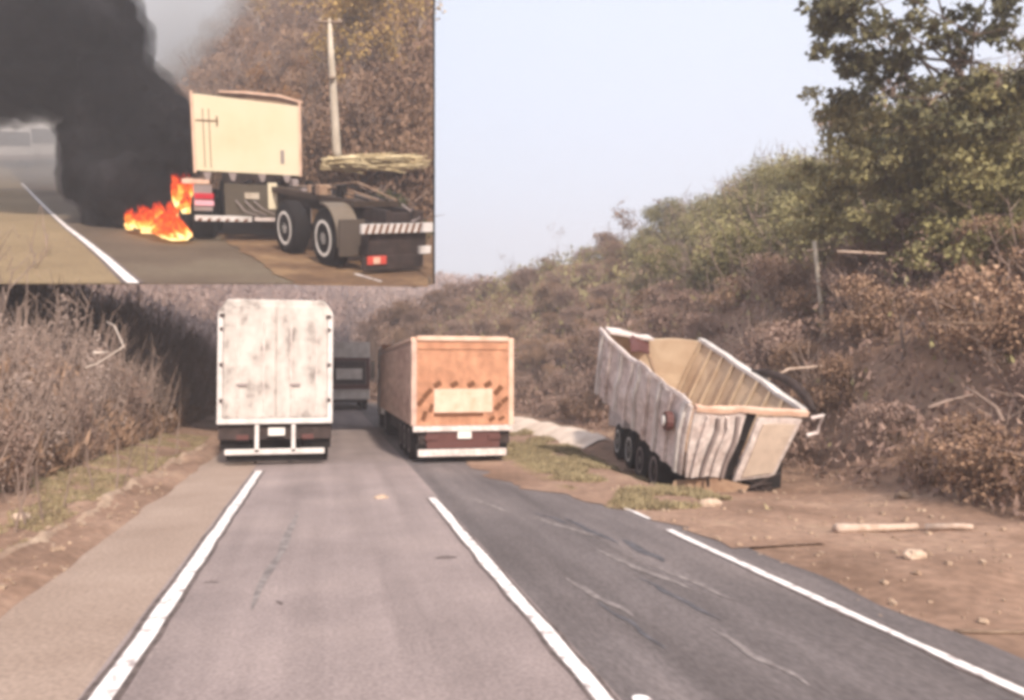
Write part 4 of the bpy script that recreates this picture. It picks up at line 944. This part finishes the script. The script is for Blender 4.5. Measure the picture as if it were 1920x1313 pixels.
# far vehicles and marker on the upper road
def far_truck(px, py, dep, w, h, label):
    q = L(px, py, dep); root = empty('oncoming_truck', base=IN, loc=(q.x, dep, 0), rz=R(25))
    MB().box(-w/2, w/2, 0, 2, .5, h*.75).build('cab', WHITE, root, bevel=.08)
    MB().box(-w/2+.1, w/2-.1, -.03, -.005, h*.42, h*.68).build('windscreen', GLASS, root)
    MB().box(-w/2, w/2, 2.2, 7, .6, h).build('cargo_body', WHITE, root)
    MB().box(-w/2, w/2, -.1, -.01, .45, .7).build('bumper', GREYP, root)
    for s in (-1, 1): wheel(root, s*(w/2-.2), 1, .5, .5, .3, side=s); wheel(root, s*(w/2-.2), 5.6, .5, .5, .3, side=s); lamp(root, s*(w/2-.4)-.14, s*(w/2-.4)+.14, -.1, .75, .92, PLATE, 'headlight')
    tag(root, label, 'truck')
far_truck(16, 268, 50, 2.3, 2.9, 'pale oncoming truck in the haze at the left edge of the upper road')
far_truck(92, 262, 54, 2.4, 3.2, 'pale oncoming truck in the haze beside the black smoke')
q = D(117, 322); root = empty('roadside_marker', base=IN, loc=(q.x, q.y, 0)); MB().tube([(0, 0, 0), (0, 0, 1.0)], .03, 6).build('post', WHITE, root)
MB().box(-.2, .2, -.02, .02, .95, 1.75).build('panel', WHITE, root); MB().box(-.04, .16, -.03, -.022, 1.3, 1.42).build('stripe', BLACK, root)
tag(root, 'small white marker board at the roadside beside the smoke', 'sign')

# power pole on the upper slope
root = empty('power_pole', base=IN); P_ = [L(633, 300, 21.6), L(631, 282, 21.6), L(622, 120, 21.6), L(618, 38, 21.6)]
MB().tube(P_, [.12, .115, .08, .045], 10).build('post', CONC, root, True)
MB().tube([L(594, 42, 21.6), L(642, 42, 21.6)], .05, 6).build('crossarm', BARK, root)
for x in (600, 618, 636): MB().tube([L(x, 41, 21.6), L(x, 34, 21.6)], .03, 6).build('insulator', CONC, root)
MB().tube([L(616, 148, 21.4), L(627, 146, 21.5)], .05, 6).build('clamp', BARK, root)
tag(root, 'pale concrete power pole on the bank behind the burning truck', 'pole')

# vegetation of the upper slope
SH_U = Kind([proto_shrub('russet_shrub', 1.9, 2.0, TWIG, mm, 3000, .065, 12, 'russet dry shrub on the slope behind the burning truck', 'shrub', 'dry shrubs behind the burning truck') for mm in (L_BROWN, leafmat('russet_leaves', (.12, .05, .025), (.24, .12, .055), (.38, .22, .10)), L_BROWN)])
TB_U = Kind([proto_tree('pale_tree', 4.2, PALET, L_YELL, 420, .10, 4, .06, 'thin pale barked tree on the slope behind the burning truck', 'tree', 'thin pale trees behind the burning truck', .5, .5) for _ in range(3)])
pts = []
def lpx(a, b, c):
    w_ = IN @ Vector((a, b, c)); return vis(w_)
k = 0
for i in range(4000):
    b = 23.5+43*random.random()**1.4; a = ENDA(b)-.2-26*random.random()*b/40
    if hillU(a, b) < .8: continue
    v = lpx(a, b, hillU(a, b)+1)
    if not v or v[0]+1.5*S/v[2]*FPX > 812 or v[0] < 250: continue
    g_ = .9+b*.012
    if any((x-a)**2+(y-b)**2 < g_*g_ for x, y in pts): continue
    pts.append((a, b)); 
    if k < 150: SH_U.put(k, TM(a, b, hillU(a, b)-.1, random.uniform(.6, 1.0)*(1+b*.006), base=IN)); k += 1
for k, (x, b, s) in enumerate(((497, 48, 1.0), (655, 34, .9), (700, 30, .8), (735, 30, 1.0), (748, 33, 1.0), (760, 36, .9), (690, 40, .9), (560, 44, .9), (455, 60, 1.1), (720, 38, 1.0), (738, 25.5, .85), (752, 26, .9), (700, 26.5, .8), (662, 27, .85), (672, 29, .9), (775, 27, .8), (590, 30, .8), (640, 31, .9))):
    q = L(x, 200, b); TB_U.put(k, TM(q.x, b, hillU(q.x, b)-.1, s, base=IN))
YT = proto_tree('yellow_tree', 4.2, PALET, L_YELL, 7000, .075, 4, .09, 'yellow leafed dry tree high on the slope right of the power pole', 'tree', None, .75, .7)
q = L(690, 200, 29); YT.matrix_world = TM(q.x, 29, 2.9, 1.25, 1.0, base=IN)
# uncountable low brush, cut off at the open end of the slope
def t_u(r_):
    b = 21.5+46*r_.random()**1.5; a = ENDA(b)-30*r_.random()*b/40
    c = hillU(a, b)
    if c < .3: return None
    return (a, b, c+r_.random()**1.6*(1.2+.014*b)-.05, 1+b*.018)
V = cover('u', t_u, 110000, .07, None, 12, '').reshape(-1, 3, 3)
a_over_b = V[:, :, 0]/V[:, :, 1]; lim = D(814, 533).x/D(814, 533).y
W3 = (np.array(IN.to_3x3()) @ V.reshape(-1, 3).T).T + np.array(IN.translation)
keep = ((W3-np.array(CAM)) @ np.array(PN)).reshape(-1, 3).max(1) < -.01
o = tri_obj('brush', V[keep].reshape(-1, 3), L_BROWN); o.matrix_world = IN; tag(o, 'low russet brush covering the slope behind the burning truck', 'brush', kind='stuff')
# heap of cut pale canes along the bank
r_ = random.Random(4); root = empty('cane_heap', base=IN); mb = MB()
for k in range(520):
    x = 600+205*r_.random(); y = 318-r_.random()*(22+6*math.sin((x-600)/205*3.1)); b = 21.4+r_.random()*1.2; q = L(x, y, b); ln = .25+.6*r_.random(); an = r_.uniform(-.15, .15)
    e = q+Vector((ln, r_.uniform(-.2, .2), ln*an)); 
    if vis(IN @ e)[0] > 811: continue
    mb.tube([q, e], [.028, .014], 4)
mb.build('cane', L_STRAW, root)['kind'] = 'stuff'
tag(root, 'heap of pale cut canes on the bank behind the bare chassis', 'heap')
gb = proto_shrub('green_bush', 1.5, 2.2, TWIG, L_GREEN, 2200, .10, 8, 'low dark green bush behind the bare truck chassis', 'bush', None)
q = L(735, 375, 20.0); gb.matrix_world = TM(q.x, 18.9, .1, .9, 0, base=IN)

# ---------------------------------------------------------------- air
hz = MB().box(-262, 302, -32, 524, -2.3, 95).build('haze', volmat('haze_air', (.86, .84, .88), .0025, .2)); tag(hz, kind='stuff')
